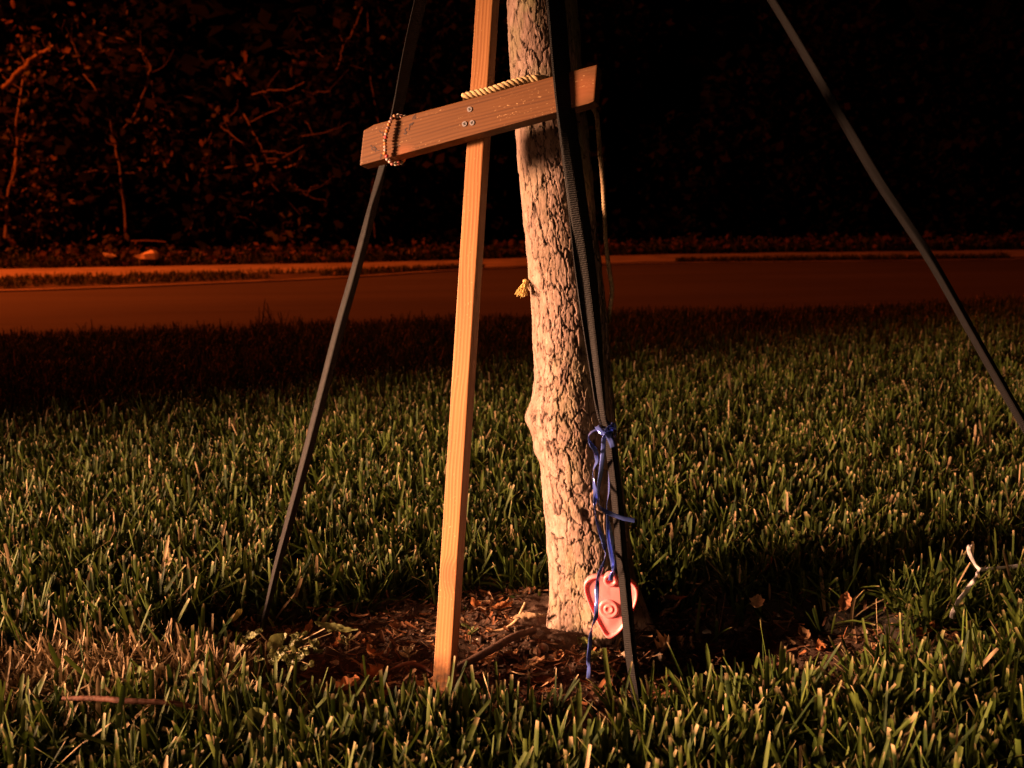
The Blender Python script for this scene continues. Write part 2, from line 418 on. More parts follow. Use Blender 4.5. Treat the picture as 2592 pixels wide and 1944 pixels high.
# ------------------------------------------------------------------ oak tree
EDGE = [(-420, 1248, 1404), (0, 1286, 1456), (200, 1297, 1470), (400, 1311, 1492), (584, 1325, 1514), (711, 1336, 1527), (795, 1344, 1537), (922, 1350, 1545),
        (1048, 1354, 1555), (1110, 1358, 1561), (1172, 1366, 1569), (1336, 1383, 1592), (1472, 1391, 1607), (1560, 1393, 1622), (1610, 1384, 1636), (1650, 1368, 1656)]
prof = []
for (py, xl, xr) in EDGE:
    a = at(xl, py, TY); b = at(xr, py, TY); c = (a + b) / 2
    prof.append((c.z, c.x, (b - a).length / 2))
prof.sort()
pz, pxc, prad = map(np.array, zip(*prof))
def trunk_axis(z):
    z = np.asarray(z, float)
    slope = (pxc[-1] - pxc[-3]) / (pz[-1] - pz[-3])
    x = np.where(z > pz[-1], pxc[-1] + slope * 0.6 * (z - pz[-1]), np.interp(z, pz, pxc))
    r_ = np.where(z > pz[-1], prad[-1] * (1 - 0.13 * (z - pz[-1])), np.interp(z, pz, prad))
    r_ = np.where(z < pz[0], prad[0] + (pz[0] - z) * 0.5, r_)
    return x, r_
def build_trunk():
    nt = 420
    z = np.concatenate([np.arange(-0.06, 0.86, 0.00135), np.arange(0.865, 1.5, 0.006), np.arange(1.52, 2.45, 0.02)])
    th = np.linspace(0, 2 * math.pi, nt, endpoint=False)
    TH, ZZ = np.meshgrid(th, z, indexing='xy')       # rows = z
    cx, rr = trunk_axis(ZZ)
    u = TH / (2 * math.pi)
    def cells(nu, cv, seed, warp, aniso=1.0):
        U = u * nu; Vv = ZZ / cv
        wu = (vnoise(u * nu * 2, ZZ / cv * 2.3, seed + 50, nu * 2) - 0.5) * warp + (vnoise(u * nu * 6, ZZ / cv * 7, seed + 60, nu * 6) - 0.5) * warp * 0.45
        wv = (vnoise(u * nu * 2, ZZ / cv * 2.3, seed + 70, nu * 2) - 0.5) * warp + (vnoise(u * nu * 6, ZZ / cv * 7, seed + 80, nu * 6) - 0.5) * warp * 0.45
        U = U + wu; Vv = Vv + wv
        iu = np.floor(U).astype(int); iv = np.floor(Vv).astype(int)
        f1 = np.full(U.shape, 9.0); f2 = f1.copy(); idv = np.zeros(U.shape)
        for du in (-1, 0, 1):
            for dv in (-1, 0, 1):
                cu = iu + du; cv_ = iv + dv; wcu = np.mod(cu, nu)
                qx = cu + 0.12 + 0.76 * hash2(wcu, cv_, seed); qy = cv_ + 0.1 + 0.8 * hash2(wcu, cv_, seed + 1)
                d = np.sqrt((U - qx) ** 2 + (Vv - qy) ** 2)
                new = d < f1
                f2 = np.where(new, f1, np.minimum(f2, d)); f1n = np.where(new, d, f1)
                idv = np.where(new, hash2(wcu, cv_, seed + 2), idv); f1 = f1n
        return f2 - f1, idv
    e1, id1 = cells(21, 0.036, 100, 0.60)
    e2, id2 = cells(38, 0.016, 200, 0.62)
    e3, id3 = cells(64, 0.0085, 400, 0.6)
    # deep furrows round the big plates, finer checks inside them
    c1 = sstep(0.0, 0.10, e1 - 0.010); c2 = sstep(0.0, 0.09, e2 - 0.004); c3 = sstep(0.0, 0.10, e3)
    deep = sstep(0.25, 0.75, vnoise(u * 12, ZZ * 14, 300, 12)); chk = sstep(0.4, 0.7, vnoise(u * 16, ZZ * 30, 305, 16))
    crack = np.minimum(c1, 1 - (1 - c2) * (0.35 + 0.65 * deep)) * (1 - 0.55 * (1 - c3) * chk)
    fine = (vnoise(u * 180, ZZ * 420, 310, 180) - 0.5) * 0.6 + (vnoise(u * 90, ZZ * 150, 311, 90) - 0.5)
    amp = 0.0007 * sstep(1.4, 0.3, ZZ) + 0.0011
    disp = -amp * (1 - c1) - amp * 0.8 * (1 - c2) * (0.35 + 0.65 * deep) - 0.0010 * (1 - c3) * chk + 0.0012 * (id2 - 0.5) + 0.0014 * (id1 - 0.5) + 0.0005 * fine
    disp = disp + 0.004 * (vnoise(u * 6, ZZ * 9, 320, 6) - 0.5)
    # scar swelling low on the left, swelling band, root flare
    def blob(z0, t0, sz, st, a):
        dt = np.angle(np.exp(1j * (TH - t0)))
        return a * np.exp(-((ZZ - z0) / sz) ** 2 - (dt / st) ** 2)
    zs = at(1345, 1060, TY).z
    disp = disp + blob(zs, math.pi + 0.05, 0.020, 0.40, 0.010) + blob(zs - 0.035, math.pi + 0.2, 0.012, 0.25, 0.006)
    disp = disp + 0.0022 * np.exp(-((ZZ - zs) / 0.03) ** 2)
    flare = sstep(0.07, -0.03, ZZ); disp = disp + flare * 0.004 + flare * 0.010 * np.cos(TH * 5 + 0.6)
    # little pits (old twig scars)
    for (py, t0) in ((690, -0.95), (925, -1.0), (1272, -1.6), (880, -1.3)):
        z0 = at(1450, py, TY).z; p = blob(z0, t0, 0.007, 0.10, 1.0); disp = disp - 0.006 * p; crack = crack * (1 - 0.8 * p)
    rad = rr + disp
    x = cx + rad * np.cos(TH); y = TY + rad * np.sin(TH)
    tone = np.clip(0.18 + 0.42 * id2 + 0.2 * id1 + 0.15 * id3 + 0.3 * fine, 0, 1)
    moss = sstep(0.3, 0.75, ZZ) * 0.6 + 0.55 * sstep(0.45, 0.7, vnoise(u * 7, ZZ * 10, 330, 7))
    V = np.stack([x, y, ZZ], -1).reshape(-1, 3)
    nz = len(z)
    i, j = np.meshgrid(np.arange(nz - 1), np.arange(nt), indexing='ij'); j2 = (j + 1) % nt
    F = np.stack([i * nt + j, i * nt + j2, (i + 1) * nt + j2, (i + 1) * nt + j], -1).reshape(-1, 4)
    colr = np.stack([crack, tone, np.clip(moss, 0, 1)], -1).reshape(-1, 3)
    return V, F, colr
tree = empty('oak_tree', (TX, TY, 0))
tag(tree, 'young oak with furrowed bark standing in bare soil behind the wooden cross', 'tree')
V, F, C_ = build_trunk(); V[:, 0] -= TX; V[:, 1] -= TY
mk('trunk', V, F, M['bark'], tree, col=C_)
topx = float(trunk_axis(2.4)[0]) - TX
rb = random.Random(3); limb_list = []; tips = []
for k in range(9):
    a = rb.uniform(0, 6.28); z0 = rb.uniform(1.9, 2.42); L = rb.uniform(0.5, 1.0)
    x0 = float(trunk_axis(z0)[0]) - TX
    p = [(x0, 0, z0)]
    for q in (0.35, 0.7, 1.0):
        p.append((x0 + math.cos(a) * L * q + rb.uniform(-.06, .06), math.sin(a) * L * q + rb.uniform(-.06, .06), z0 + L * (0.75 * q + 0.2 * q * q)))
    C = spline(p, 14); limb_list.append((C, np.linspace(0.02, 0.004, 14))); tips += [C[i] for i in (7, 9, 11, 13)]
for k, (C, r_) in enumerate(limb_list):
    V, F = tube_arrays(C, r_, 8)
    mk('limb', V, F, M['bark'], tree, col=np.tile([0.8, 0.4, 0.3], (len(V), 1)))
def leaf_cloud(centers, n, spread, size, cols, rng, tilt=1.0, bend=0.25):
    """n small leaves (2 quads bent at the rib) around centres"""
    cs = np.asarray(centers)[rng.integers(0, len(centers), n)] + rng.normal(0, 1, (n, 3)) * np.asarray(spread)
    d = rng.normal(0, 1, (n, 3)) * (1, 1, 0.6 * tilt); d /= np.linalg.norm(d, axis=1)[:, None]
    s = np.cross(d, rng.normal(0, 1, (n, 3))); s /= np.linalg.norm(s, axis=1)[:, None]
    nn = np.cross(d, s); L = (size * rng.uniform(0.6, 1.3, n))[:, None]; w = L * rng.uniform(0.25, 0.42, n)[:, None]
    P = [cs, cs + d * L * 0.5 + s * w - nn * w * bend, cs + d * L * 0.55, cs + d * L * 0.5 - s * w - nn * w * bend, cs + d * L]
    V = np.stack(P, 1).reshape(-1, 3); b = np.arange(n)[:, None] * 5
    F = np.concatenate([b + [0, 1, 2], b + [1, 4, 2], b + [0, 2, 3], b + [2, 4, 3]])
    ci = np.asarray(cols)[rng.integers(0, len(cols), n)] * rng.uniform(0.7, 1.25, (n, 1))
    return V, F, np.repeat(ci, 5, 0)
V, F, C_ = leaf_cloud(tips, 2600, 0.13, 0.06, [(0.05, 0.09, 0.025), (0.06, 0.10, 0.03)], RNG)
mk('crown', V, F, M['weed'], tree, col=C_)

# ------------------------------------------------------------------ wooden cross
YAW, LEAN = R(20), R(9.5)
ux = Vector((math.cos(YAW), -math.sin(YAW), 0))
upv = Vector((math.sin(YAW) * math.sin(LEAN), math.cos(YAW) * math.sin(LEAN), math.cos(LEAN)))
dep = upv.cross(ux).normalized()            # away from the viewer
P_BASE = at(1115, 1746, 0.945)
cross_m = Matrix((ux, dep, upv)).transposed().to_4x4(); cross_m.translation = P_BASE
cross_inv = cross_m.inverted()
def on_plane(px, py, d=0.0):
    """pixel -> local (x, d, z) on the plane at local depth d"""
    o = P_BASE + dep * d; r_ = ray(px, py); t = (o - CAM).dot(dep) / r_.dot(dep)
    return cross_inv @ (CAM + r_ * t)
cross = empty('wooden_cross', mat=cross_m)
tag(cross, 'homemade cross of two nailed pine sticks leaning against the tree', 'cross')
def slab(name, poly, d0, d1, mat, parent, org, rot, bev=0.0012, jag=None):
    """polygon (x,z) extruded from depth d0 to d1, in a child frame with org/rot (angle about y)"""
    bm = bmesh.new(); c, s = math.cos(-rot), math.sin(-rot)
    vs = [[], []]
    for k, d in enumerate((d0, d1)):
        for (x, z) in poly:
            x2, z2 = x - org[0], z - org[1]
            vs[k].append(bm.verts.new((c * x2 - s * z2, d, s * x2 + c * z2)))
    n = len(poly)
    bm.faces.new(vs[0][::-1]); bm.faces.new(vs[1])
    for i in range(n): bm.faces.new((vs[0][i], vs[0][(i + 1) % n], vs[1][(i + 1) % n], vs[1][i]))
    bmesh.ops.recalc_face_normals(bm, faces=bm.faces)
    bmesh.ops.bevel(bm, geom=list(bm.edges), offset=bev, segments=2, profile=0.6, affect='EDGES')
    me = bpy.data.meshes.new(name); bm.to_mesh(me); bm.free(); me.materials.append(mat)
    for p in me.polygons: p.use_smooth = False
    o = bpy.data.objects.new(name, me); link(o, parent)
    o.location = (org[0], 0, org[1]); o.rotation_euler = (0, -rot, 0)
    return o
# post: front face at depth 0
TH_ = 0.019
bl, br = on_plane(1093, 1746), on_plane(1137, 1746); tl, tr = on_plane(1205, 0), on_plane(1246, 0)
axis = (tl + tr) / 2 - (bl + br) / 2; axis.normalize(); w2 = ((br - bl).length + (tr - tl).length) / 4
sid = Vector((axis.z, 0, -axis.x)); pb = (bl + br) / 2; Lp = ((tl + tr) / 2 - pb).length + 0.13
rot = math.atan2(axis.x, axis.z)            # local z along the post
P = [pb - axis * 0.03 - sid * w2, pb - axis * 0.03 + sid * w2, pb + axis * Lp + sid * w2, pb + axis * Lp - sid * w2]
kp = on_plane(1137, 1455); kl = kp - pb
knot_post = (kl.dot(sid), kl.dot(axis), 0.013)
M['post_wood'] = wood_material('post_pine', (0.46, 0.210, 0.072), (0.25, 0.088, 0.026), [knot_post], 1.0, True)
post = slab('post', [(p.x, p.z) for p in P], 0.0, TH_, M['post_wood'], cross, (pb.x, pb.z), -rot, 0.0011)
# crossbar: front face nailed on the post
D0 = -TH_ - 0.0006
poly_px = [(910, 419), (1490, 262), (1504, 256), (1511.5, 163), (946, 315), (920, 330)]
poly = [on_plane(x, y, D0) for x, y in poly_px]
a0 = on_plane(910, 419, D0); a1 = on_plane(1504, 256, D0); bax = (a1 - a0).normalized()
brot = math.atan2(bax.x, bax.z)             # local z runs along the bar
mid = (a0 + a1) / 2; bs = Vector((bax.z, 0, -bax.x))
def bar_loc(px, py):
    v = on_plane(px, py, D0) - mid; return (v.dot(bs), v.dot(bax))
M['bar_wood'] = wood_material('bar_pine', (0.185, 0.074, 0.022), (0.095, 0.033, 0.010),
                              [(*bar_loc(1462, 225), 0.016), (*bar_loc(1018, 386), 0.010)], 1.0)
bar = slab('crossbar', [(p.x, p.z) for p in poly], D0, D0 + TH_, M['bar_wood'], cross, (mid.x, mid.z), -brot, 0.0012)
# screws, flat heads with a recess
for (sx, sy) in ((1189, 277), (1176, 314), (1195, 311)):
    c = on_plane(sx, sy, D0)
    bm = bmesh.new()
    bmesh.ops.create_cone(bm, cap_ends=True, segments=20, radius1=0.0029, radius2=0.0026, depth=0.0012)
    bmesh.ops.rotate(bm, verts=bm.verts, cent=(0, 0, 0), matrix=Matrix.Rotation(R(90), 3, 'X'))
    me = bpy.data.meshes.new('screw'); bm.to_mesh(me); bm.free(); me.materials.append(M['screw'])
    o = link(bpy.data.objects.new('screw', me), cross); o.location = (c.x, D0 - 0.0002, c.z)
    bm = bmesh.new()
    for rz in (0.4, 0.4 + math.pi / 2):
        g = bmesh.ops.create_cube(bm, size=1.0)
        bmesh.ops.scale(bm, verts=g['verts'], vec=(0.0030, 0.0005, 0.0009))
        bmesh.ops.rotate(bm, verts=g['verts'], cent=(0, 0, 0), matrix=Matrix.Rotation(rz, 3, 'Y'))
    me = bpy.data.meshes.new('slot'); bm.to_mesh(me); bm.free(); me.materials.append(M['screw_dark'])
    s_ = link(bpy.data.objects.new('slot', me), o); s_.location = (0, -0.0006, 0)
# faded ink writing near the bar's left end: flat pen strokes on the face
z1 = lambda x, y: (890 + x / 9.22, 260 + y / 9.22)
INK = [[(1490, 270), (1455, 320), (1420, 372), (1470, 372), (1490, 320)],
       [(1455, 448), (1400, 480), (1350, 512), (1400, 520), (1430, 470)], [(1352, 512), (1350, 570), (1335, 640)],
       [(1290, 590), (1262, 602), (1240, 660), (1275, 680), (1255, 735), (1215, 715)],
       [(985, 590), (1030, 640), (1060, 590), (1085, 655), (1120, 650), (1090, 720)],
       [(640, 650), (690, 700), (720, 690), (725, 770)],
       [(445, 985), (490, 1050), (540, 1035), (590, 1110), (650, 1105)], [(455, 1060), (520, 1120)], [(530, 1010), (560, 1150)],
       [(990, 975), (1040, 1000), (1070, 985), (1125, 1005)], [(1010, 1040), (985, 1090), (965, 1150)], [(660, 1210), (690, 1220), (665, 1310)]]
Vs, Fs, b = [], [], 0
for st in INK:
    p = [on_plane(*z1(x, y), D0 - 0.0003) for x, y in st]
    C = spline([(q.x, q.y, q.z) for q in p], 14); T = tangents(C); S = np.stack([T[:, 2], 0 * T[:, 0], -T[:, 0]], -1)
    wv = (0.00042 * (0.55 + 0.9 * RNG.random(14)))[:, None]
    V = np.stack([C - S * wv, C + S * wv], 1).reshape(-1, 3); k = np.arange(13)[:, None] * 2
    Vs.append(V); Fs.append(k + [0, 1, 3, 2] + b); b += len(V)
mk('ink_writing', np.vstack(Vs), np.vstack(Fs), M['ink'], cross)

# ------------------------------------------------------------------ bead bracelet hung on the bar
br_e = empty('bead_bracelet', loc=cross_m @ on_plane(975, 335, D0 - 0.004))
tag(br_e, 'elastic bracelet of small painted beads looped around the left end of the crossbar', 'bracelet')
BE = {'w': (.62, .58, .50), 't': (.62, .28, .15), 'm': (.26, .14, .13), 'p': (.60, .34, .28), 'o': (.70, .24, .06), 'g': (.24, .21, .15),
      'r': (.66, .07, .08), 'k': (.62, .20, .17), 'c': (.68, .42, .38), 'l': (.45, .38, .36)}
beads = [(1240, 330, 'w', 9), (1165, 315, 'c', 5), (1085, 300, 'w', 1), (1000, 315, 't', -2), (935, 370, 'm', -3.5), (905, 445, 'p', -4.5), (875, 512, 'o', -5), (855, 588, 'm', -5.2), (830, 660, 'o', -5.4),
         (808, 733, 'l', -5.5), (800, 805, 'r', -5.5), (783, 882, 'g', -5.5), (785, 955, 'o', -5.5), (788, 1030, 'p', -5.5), (788, 1105, 'l', -5.4),
         (780, 1180, 'o', -5), (822, 1245, 'r', -4), (832, 1318, 'l', -2), (895, 1365, 'c', 2), (945, 1420, 'k', 6), (1028, 1428, 'w', 10), (1097, 1405, 'k', 14),
         (1165, 1405, 'g', 18), (1210, 1340, 'o', 21.5), (1240, 1280, 'r', 24), (1275, 1130, 'p', 25), (1290, 1040, 'o', 25), (1300, 950, 'm', 25), (1305, 860, 'w', 25),
         (1305, 770, 'o', 25), (1300, 680, 'l', 25), (1295, 590, 'r', 25), (1285, 500, 'p', 24), (1265, 410, 'k', 18)]
bead_me = {}
pts = [cross_m @ on_plane(*z1(x, y), D0 + mm * 0.001) for x, y, c, mm in beads]
for i, (x, y, c, mm) in enumerate(beads):
    if c not in bead_me:
        nu, nv = 12, 8; Vb = []
        for a in range(nv):
            ph = math.pi * a / (nv - 1); rr_ = 0.0022 * max(0.32, math.sin(ph) ** 0.75); zz = -0.00165 * math.cos(ph)
            for b_ in range(nu): t = 2 * math.pi * b_ / nu; Vb.append((rr_ * math.cos(t), rr_ * math.sin(t), zz))
        Fb = [(a * nu + b_, a * nu + (b_ + 1) % nu, (a + 1) * nu + (b_ + 1) % nu, (a + 1) * nu + b_) for a in range(nv - 1) for b_ in range(nu)]
        o = mk('bead', Vb, np.array(Fb), M['bead'], br_e, col=np.tile(BE[c], (len(Vb), 1))); bead_me[c] = o.data
    else:
        o = link(bpy.data.objects.new('bead', bead_me[c]), br_e)
    tdir = (pts[(i + 1) % len(pts)] - pts[i - 1]).normalized()
    o.location = pts[i] - br_e.location; o.rotation_euler = tdir.to_track_quat('Z', 'Y').to_euler()
    s = random.uniform(0.9, 1.08); o.scale = (s, s, s * random.uniform(0.85, 1.1))
C = spline([p - br_e.location for p in pts], 160, closed=True)
V, F = tube_arrays(C, 0.0005, 5); mk('string', V, F, M['string'], br_e)

# ------------------------------------------------------------------ ropes
def rope_strands(C, r_total, pitch, k=7, strands=3):
    L = np.concatenate([[0], np.cumsum(np.linalg.norm(np.diff(C, axis=0), axis=1))])
    n = int(L[-1] / pitch * 14) + 8; s = np.linspace(0, L[-1], n)
    C = np.stack([np.interp(s, L, C[:, i]) for i in range(3)], -1); T, N, B = frames(C); out = []
    r_total = np.broadcast_to(r_total, (n,)) if np.isscalar(r_total) else np.interp(s, L, r_total)
    for q in range(strands):
        a = 2 * math.pi * (s / pitch + q / strands)
        P = C + (r_total * 0.5)[:, None] * (np.cos(a)[:, None] * N + np.sin(a)[:, None] * B)
        out.append((P, r_total * 0.56))
    return tubes(out, k)
bar_w = lambda px, py, d: cross_m @ on_plane(px, py, d)
p = [bar_w(1173, 246, D0 + 0.003), bar_w(1200, 238, D0 + 0.004), bar_w(1245, 228, D0 + 0.006), bar_w(1290, 213, D0 + 0.010), bar_w(1335, 202, D0 + 0.016),
     bar_w(1372, 200, D0 + 0.024), at(1415, 212, 1.062), at(1468, 215, 1.075), at(1492, 225, 1.10), at(1478, 235, 1.145), at(1425, 235, 1.172), at(1340, 228, 1.150), at(1288, 224, 1.120)]
V, F = rope_strands(spline(p, 200), 0.0040, 0.0145, 8)
rope = mk('rope', V, F, M['rope'])
tag(rope, 'thick pale twisted rope with a cut end lying along the top of the crossbar', 'rope')
p = [at(1460, 262, 1.072), at(1494, 268, 1.070), at(1510, 290, 1.068), at(1514, 330, 1.068), at(1519, 390, 1.070), at(1526, 460, 1.075), at(1530, 540, 1.09), at(1534, 620, 1.10), at(1543, 690, 1.11), at(1549, 735, 1.118),
     at(1543, 785, 1.125), at(1538, 815, 1.14), at(1500, 800, 1.166), at(1430, 770, 1.178), at(1360, 745, 1.16), at(1334, 718, 1.128), at(1330, 712, 1.112)]
cord_e = empty('cord', loc=p[2])
tag(cord_e, 'thin frayed cord hanging from the crossbar and passing behind the trunk', 'cord')
C = spline([q - cord_e.location for q in p], 260); V, F = rope_strands(C, 0.0026, 0.011, 6)
mk('twisted_line', V, F, M['cord'], cord_e)
e0 = np.array(at(1331, 712, 1.108) - cord_e.location); lst = []
for k in range(70):
    d = at(1319 + random.gauss(0, 6), 747 + random.gauss(0, 3), 1.095 + random.gauss(0, 0.006)) - cord_e.location
    mdl = (e0 + np.array(d)) / 2 + RNG.normal(0, 0.0012, 3)
    lst.append((spline([e0 + RNG.normal(0, 0.0012, 3), mdl, d], 6), np.linspace(0.0006, 0.00025, 6)))
lst.append((spline([e0, at(1322, 728, 1.1) - cord_e.location, at(1312, 727, 1.095) - cord_e.location], 6), np.linspace(0.0005, 0.0002, 6)))
V, F = tubes(lst, 4); mk('frayed_end', V, F, M['tuft'], cord_e)

# ------------------------------------------------------------------ tree guy straps
def band(C, width, ang, fold=0.0, thick=0.0010, nw=9, side=None):
    """flat webbing along C. ang: turn of the width direction away from the picture plane; fold: crease along the middle"""
    C = np.asarray(C, float); n = len(C); T = tangents(C)
    ang = np.broadcast_to(np.asarray(ang, float), (n,)); width = np.broadcast_to(np.asarray(width, float), (n,)); fold = np.broadcast_to(np.asarray(fold, float), (n,))
    view = np.array([0.0, 1.0, 0.0]) if side is None else np.asarray(side)
    S = np.cross(T, view); S *= np.where(S[:, :1] < 0, -1, 1); S /= np.linalg.norm(S, axis=1)[:, None] + 1e-9
    Nv = np.cross(S, T); Nv /= np.linalg.norm(Nv, axis=1)[:, None] + 1e-9
    Nv *= np.where(Nv[:, 1:2] < 0, -1, 1)      # away from viewer
    u = np.linspace(-1, 1, nw)
    wd = S * np.cos(ang)[:, None] + Nv * np.sin(ang)[:, None]; wn = -S * np.sin(ang)[:, None] + Nv * np.cos(ang)[:, None]
    ca, sa = np.cos(fold), np.sin(fold)
    P = C[:, None] + (u[None, :, None] * wd[:, None] * ca[:, None, None] + (np.abs(u)[None, :, None] - 0.5) * wn[:, None] * sa[:, None, None]) * (width[:, None, None] / 2)
    t = thick / 2
    A = P - wn[:, None] * t; B = P + wn[:, None] * t
    ring = np.concatenate([A, B[:, ::-1]], 1); k = ring.shape[1]
    L = np.concatenate([[0], np.cumsum(np.linalg.norm(np.diff(C, axis=0), axis=1))])
    uu = np.concatenate([u, u[::-1]])[None, :] * width[:, None] / 2
    uv = np.stack([uu, np.broadcast_to(L[:, None], uu.shape)], -1).reshape(-1, 2)
    i, j = np.meshgrid(np.arange(n - 1), np.arange(k), indexing='ij'); j2 = (j + 1) % k
    F = np.stack([i * k + j, i * k + j2, (i + 1) * k + j2, (i + 1) * k + j], -1).reshape(-1, 4)
    return ring.reshape(-1, 3), F, uv
def join(parts):
    Vs, Fs, Us, b = [], [], [], 0
    for V, F, U in parts: Vs.append(V); Fs.append(F + b); Us.append(U); b += len(V)
    return np.vstack(Vs), np.vstack(Fs), np.vstack(Us)
def interp_rows(rows, n):
    """rows (py, px, Y, ang, fold, width) -> samples along the strap"""
    P = [at(r_[1], r_[0], r_[2]) for r_ in rows]
    C = spline(P, n); t = np.linspace(0, len(rows) - 1, n)
    g = lambda k: np.interp(t, np.arange(len(rows)), [r_[k] for r_ in rows])
    return C, g(3), g(4), g(5)
WS = 0.0165; WF = 0.0200; WR = 0.0120
def strap(name, rows_list, label, n=220):
    parts = []
    for rows in rows_list:
        C, an, fo, wi = interp_rows(rows, n); parts.append(band(C, wi, an, fo))
    V, F, U = join(parts)
    org = parts[0][0][-1]
    o = mk(name, V - org, F, M['strap'], uv=U); o.location = org
    return tag(o, label, 'strap', 'webbing straps that steady the tree')
# front strap, in front of the crossbar: wide band, gathered at the ribbon knot, then two folded tails to the ground
front = [[(-720, 1338, 1.075, 0.45, 0.15, WF), (-300, 1372, 1.03, 0.45, 0.15, WF), (0, 1407, 0.995, 0.48, 0.12, WF), (165, 1421, 0.982, 0.45, 0.12, WF), (290, 1434, 0.974, 0.42, 0.1, WF), (500, 1462, 0.965, 0.30, 0.25, WF),
          (711, 1490, 0.956, 0.15, 0.45, WF), (922, 1513, 0.946, 0.2, 0.85, WF), (1048, 1527, 0.940, 0.25, 1.15, WF), (1095, 1538, 0.938, 0.25, 1.25, WF * 0.9), (1250, 1558, 0.934, 0.25, 1.18, WF * 0.9),
          (1420, 1572, 0.929, 0.2, 1.18, WF * 0.9), (1472, 1579, 0.927, 0.3, 1.15, WF * 0.9), (1653, 1596, 0.920, 0.5, 1.15, WF * 0.9), (1743, 1609, 0.916, 0.5, 1.2, WF * 0.9), (1850, 1622, 0.910, 0.5, 1.2, WF * 0.9)],
         [(-720, 1336, 1.082, 0.6, 0.1, WF), (-300, 1370, 1.036, 0.6, 0.1, WF), (0, 1404, 1.001, 0.62, 0.1, WF), (290, 1430, 0.980, 0.7, 0.1, WF), (500, 1450, 0.972, 1.0, 0.1, WF), (711, 1470, 0.962, 1.1, 0.1, WF * 0.9), (922, 1502, 0.951, 1.15, 0.5, WF * 0.8), (1048, 1522, 0.943, 1.2, 1.0, WF * 0.7), (1095, 1542, 0.942, 1.0, 1.2, WF * 0.8), (1250, 1566, 0.938, 0.9, 1.15, WF * 0.8),
          (1420, 1580, 0.933, 0.9, 1.1, WF * 0.85), (1472, 1588, 0.931, 0.8, 1.1, WF * 0.85), (1653, 1604, 0.924, 0.7, 1.15, WF * 0.85), (1743, 1614, 0.920, 0.8, 1.2, WF * 0.85), (1850, 1626, 0.914, 0.8, 1.2, WF * 0.85)]]
strap('guy_strap', front, 'black webbing strap crossing in front of the crossbar, tied with blue ribbon')
left = [[(-720, 1215, 1.105, 0.5, 0.2, WS), (-300, 1132, 1.115, 0.6, 0.2, WS), (0, 1066, 1.122, 0.75, 0.2, WS), (120, 1039, 1.125, 0.8, 0.2, WS), (290, 1006, 1.13, 0.8, 0.4, WS), (425, 971, 1.133, 0.5, 1.0, WS),
         (520, 943, 1.130, -0.1, 0.85, WS), (600, 923, 1.127, 0.1, 0.80, WS), (716, 892, 1.124, 0.1, 0.75, WS), (828, 860, 1.120, 0.1, 0.72, WS), (978, 821, 1.114, 0.1, 0.75, WS), (1150, 777, 1.108, 0.05, 0.75, WS),
         (1300, 737, 1.103, 0.0, 0.85, WS), (1430, 702, 1.098, 0.0, 0.95, WS), (1520, 680, 1.095, 0.0, 1.1, WS), (1590, 663, 1.092, 0.0, 1.15, WS)]]
strap('guy_strap', left, 'black webbing strap slanting down behind the beaded end of the crossbar')
right = [[(-720, 1440, 1.10, 0.2, 0.3, WR), (-400, 1690, 1.085, 0.3, 0.4, WR), (0, 1951, 1.06, -1.2, 0.3, WR), (289, 2122, 1.04, -1.0, 0.4, WR), (463, 2226, 1.03, -0.7, 0.5, WR), (651, 2352, 1.015, -0.25, 0.6, WR), (870, 2477, 1.00, -0.05, 0.62, WR),
          (1085, 2600, 0.985, 0.1, 0.6, WR), (1500, 2845, 0.955, 0.1, 0.7, WR), (1760, 3000, 0.935, 0.1, 1.0, WR)]]
strap('guy_strap', right, 'black webbing strap slanting down to the right, clear of the cross')
# the band around the trunk that the straps run to (above the picture)
zc = at(1338, -720, 1.075).z
cxx, crr = trunk_axis(zc)
a = np.linspace(0, 2 * math.pi, 60); Vc = []
for q in (-0.011, 0.011):
    for rr_ in (crr + 0.006, crr + 0.008):
        Vc.append(np.stack([cxx + rr_ * np.cos(a), TY + rr_ * np.sin(a), np.full(60, zc + q)], -1))
Vc = np.array([Vc[0], Vc[1], Vc[3], Vc[2]]).transpose(1, 0, 2).reshape(-1, 3)
i, j = np.meshgrid(np.arange(59), np.arange(4), indexing='ij'); j2 = (j + 1) % 4
o = mk('trunk_band', Vc, np.stack([i * 4 + j, i * 4 + j2, (i + 1) * 4 + j2, (i + 1) * 4 + j], -1).reshape(-1, 4), M['strap'], uv=np.stack([np.tile([0, .02, .02, 0], 60), np.repeat(a * 0.05, 4)], -1))
o.parent = tree; o.location = (-TX, -TY, 0)

# ------------------------------------------------------------------ heart and ribbons
z3 = lambda x, y: (1300 + x / 2.2125, 1020 + y / 2.2125)
z5 = lambda x, y: (1440 + x / 3.685, 1050 + y / 3.685)
z6 = lambda x, y: (1250 + x / 4.424, 1500 + y / 4.424)
HY = 0.965
hc = at(*z3(540, 1140), HY)
heart = empty('heart_weight', loc=hc); heart.rotation_euler = (0, 0, R(-11)); heart.scale = (1.03, 1, 1)
tag(heart, 'pink plastic heart hanging on blue ribbon at the foot of the trunk', 'heart')
OUT = [(545, 984), (512, 970), (468, 966), (424, 982), (398, 1015), (397, 1055), (412, 1105), (436, 1165), (468, 1228), (502, 1290), (520, 1312), (537, 1318), (556, 1312),
       (592, 1282), (628, 1232), (660, 1170), (684, 1112), (695, 1062), (688, 1016), (655, 984), (612, 970), (575, 974)]
out = spline([np.array(at(*z3(x, y), HY) - hc) for x, y in OUT], 110, closed=True)
out[:, 1] = 0
cen = out.mean(0)
V, rings = [], [(1.0, 0.0045), (1.0, 0.0), (0.985, -0.0022), (0.955, -0.0034), (0.915, -0.0034), (0.885, -0.0022), (0.86, -0.0012), (0.6, -0.0024), (0.3, -0.0032), (0.02, -0.0034)]
for s, d in rings: V.append(cen + (out - cen) * s + np.array([0, d, 0]))
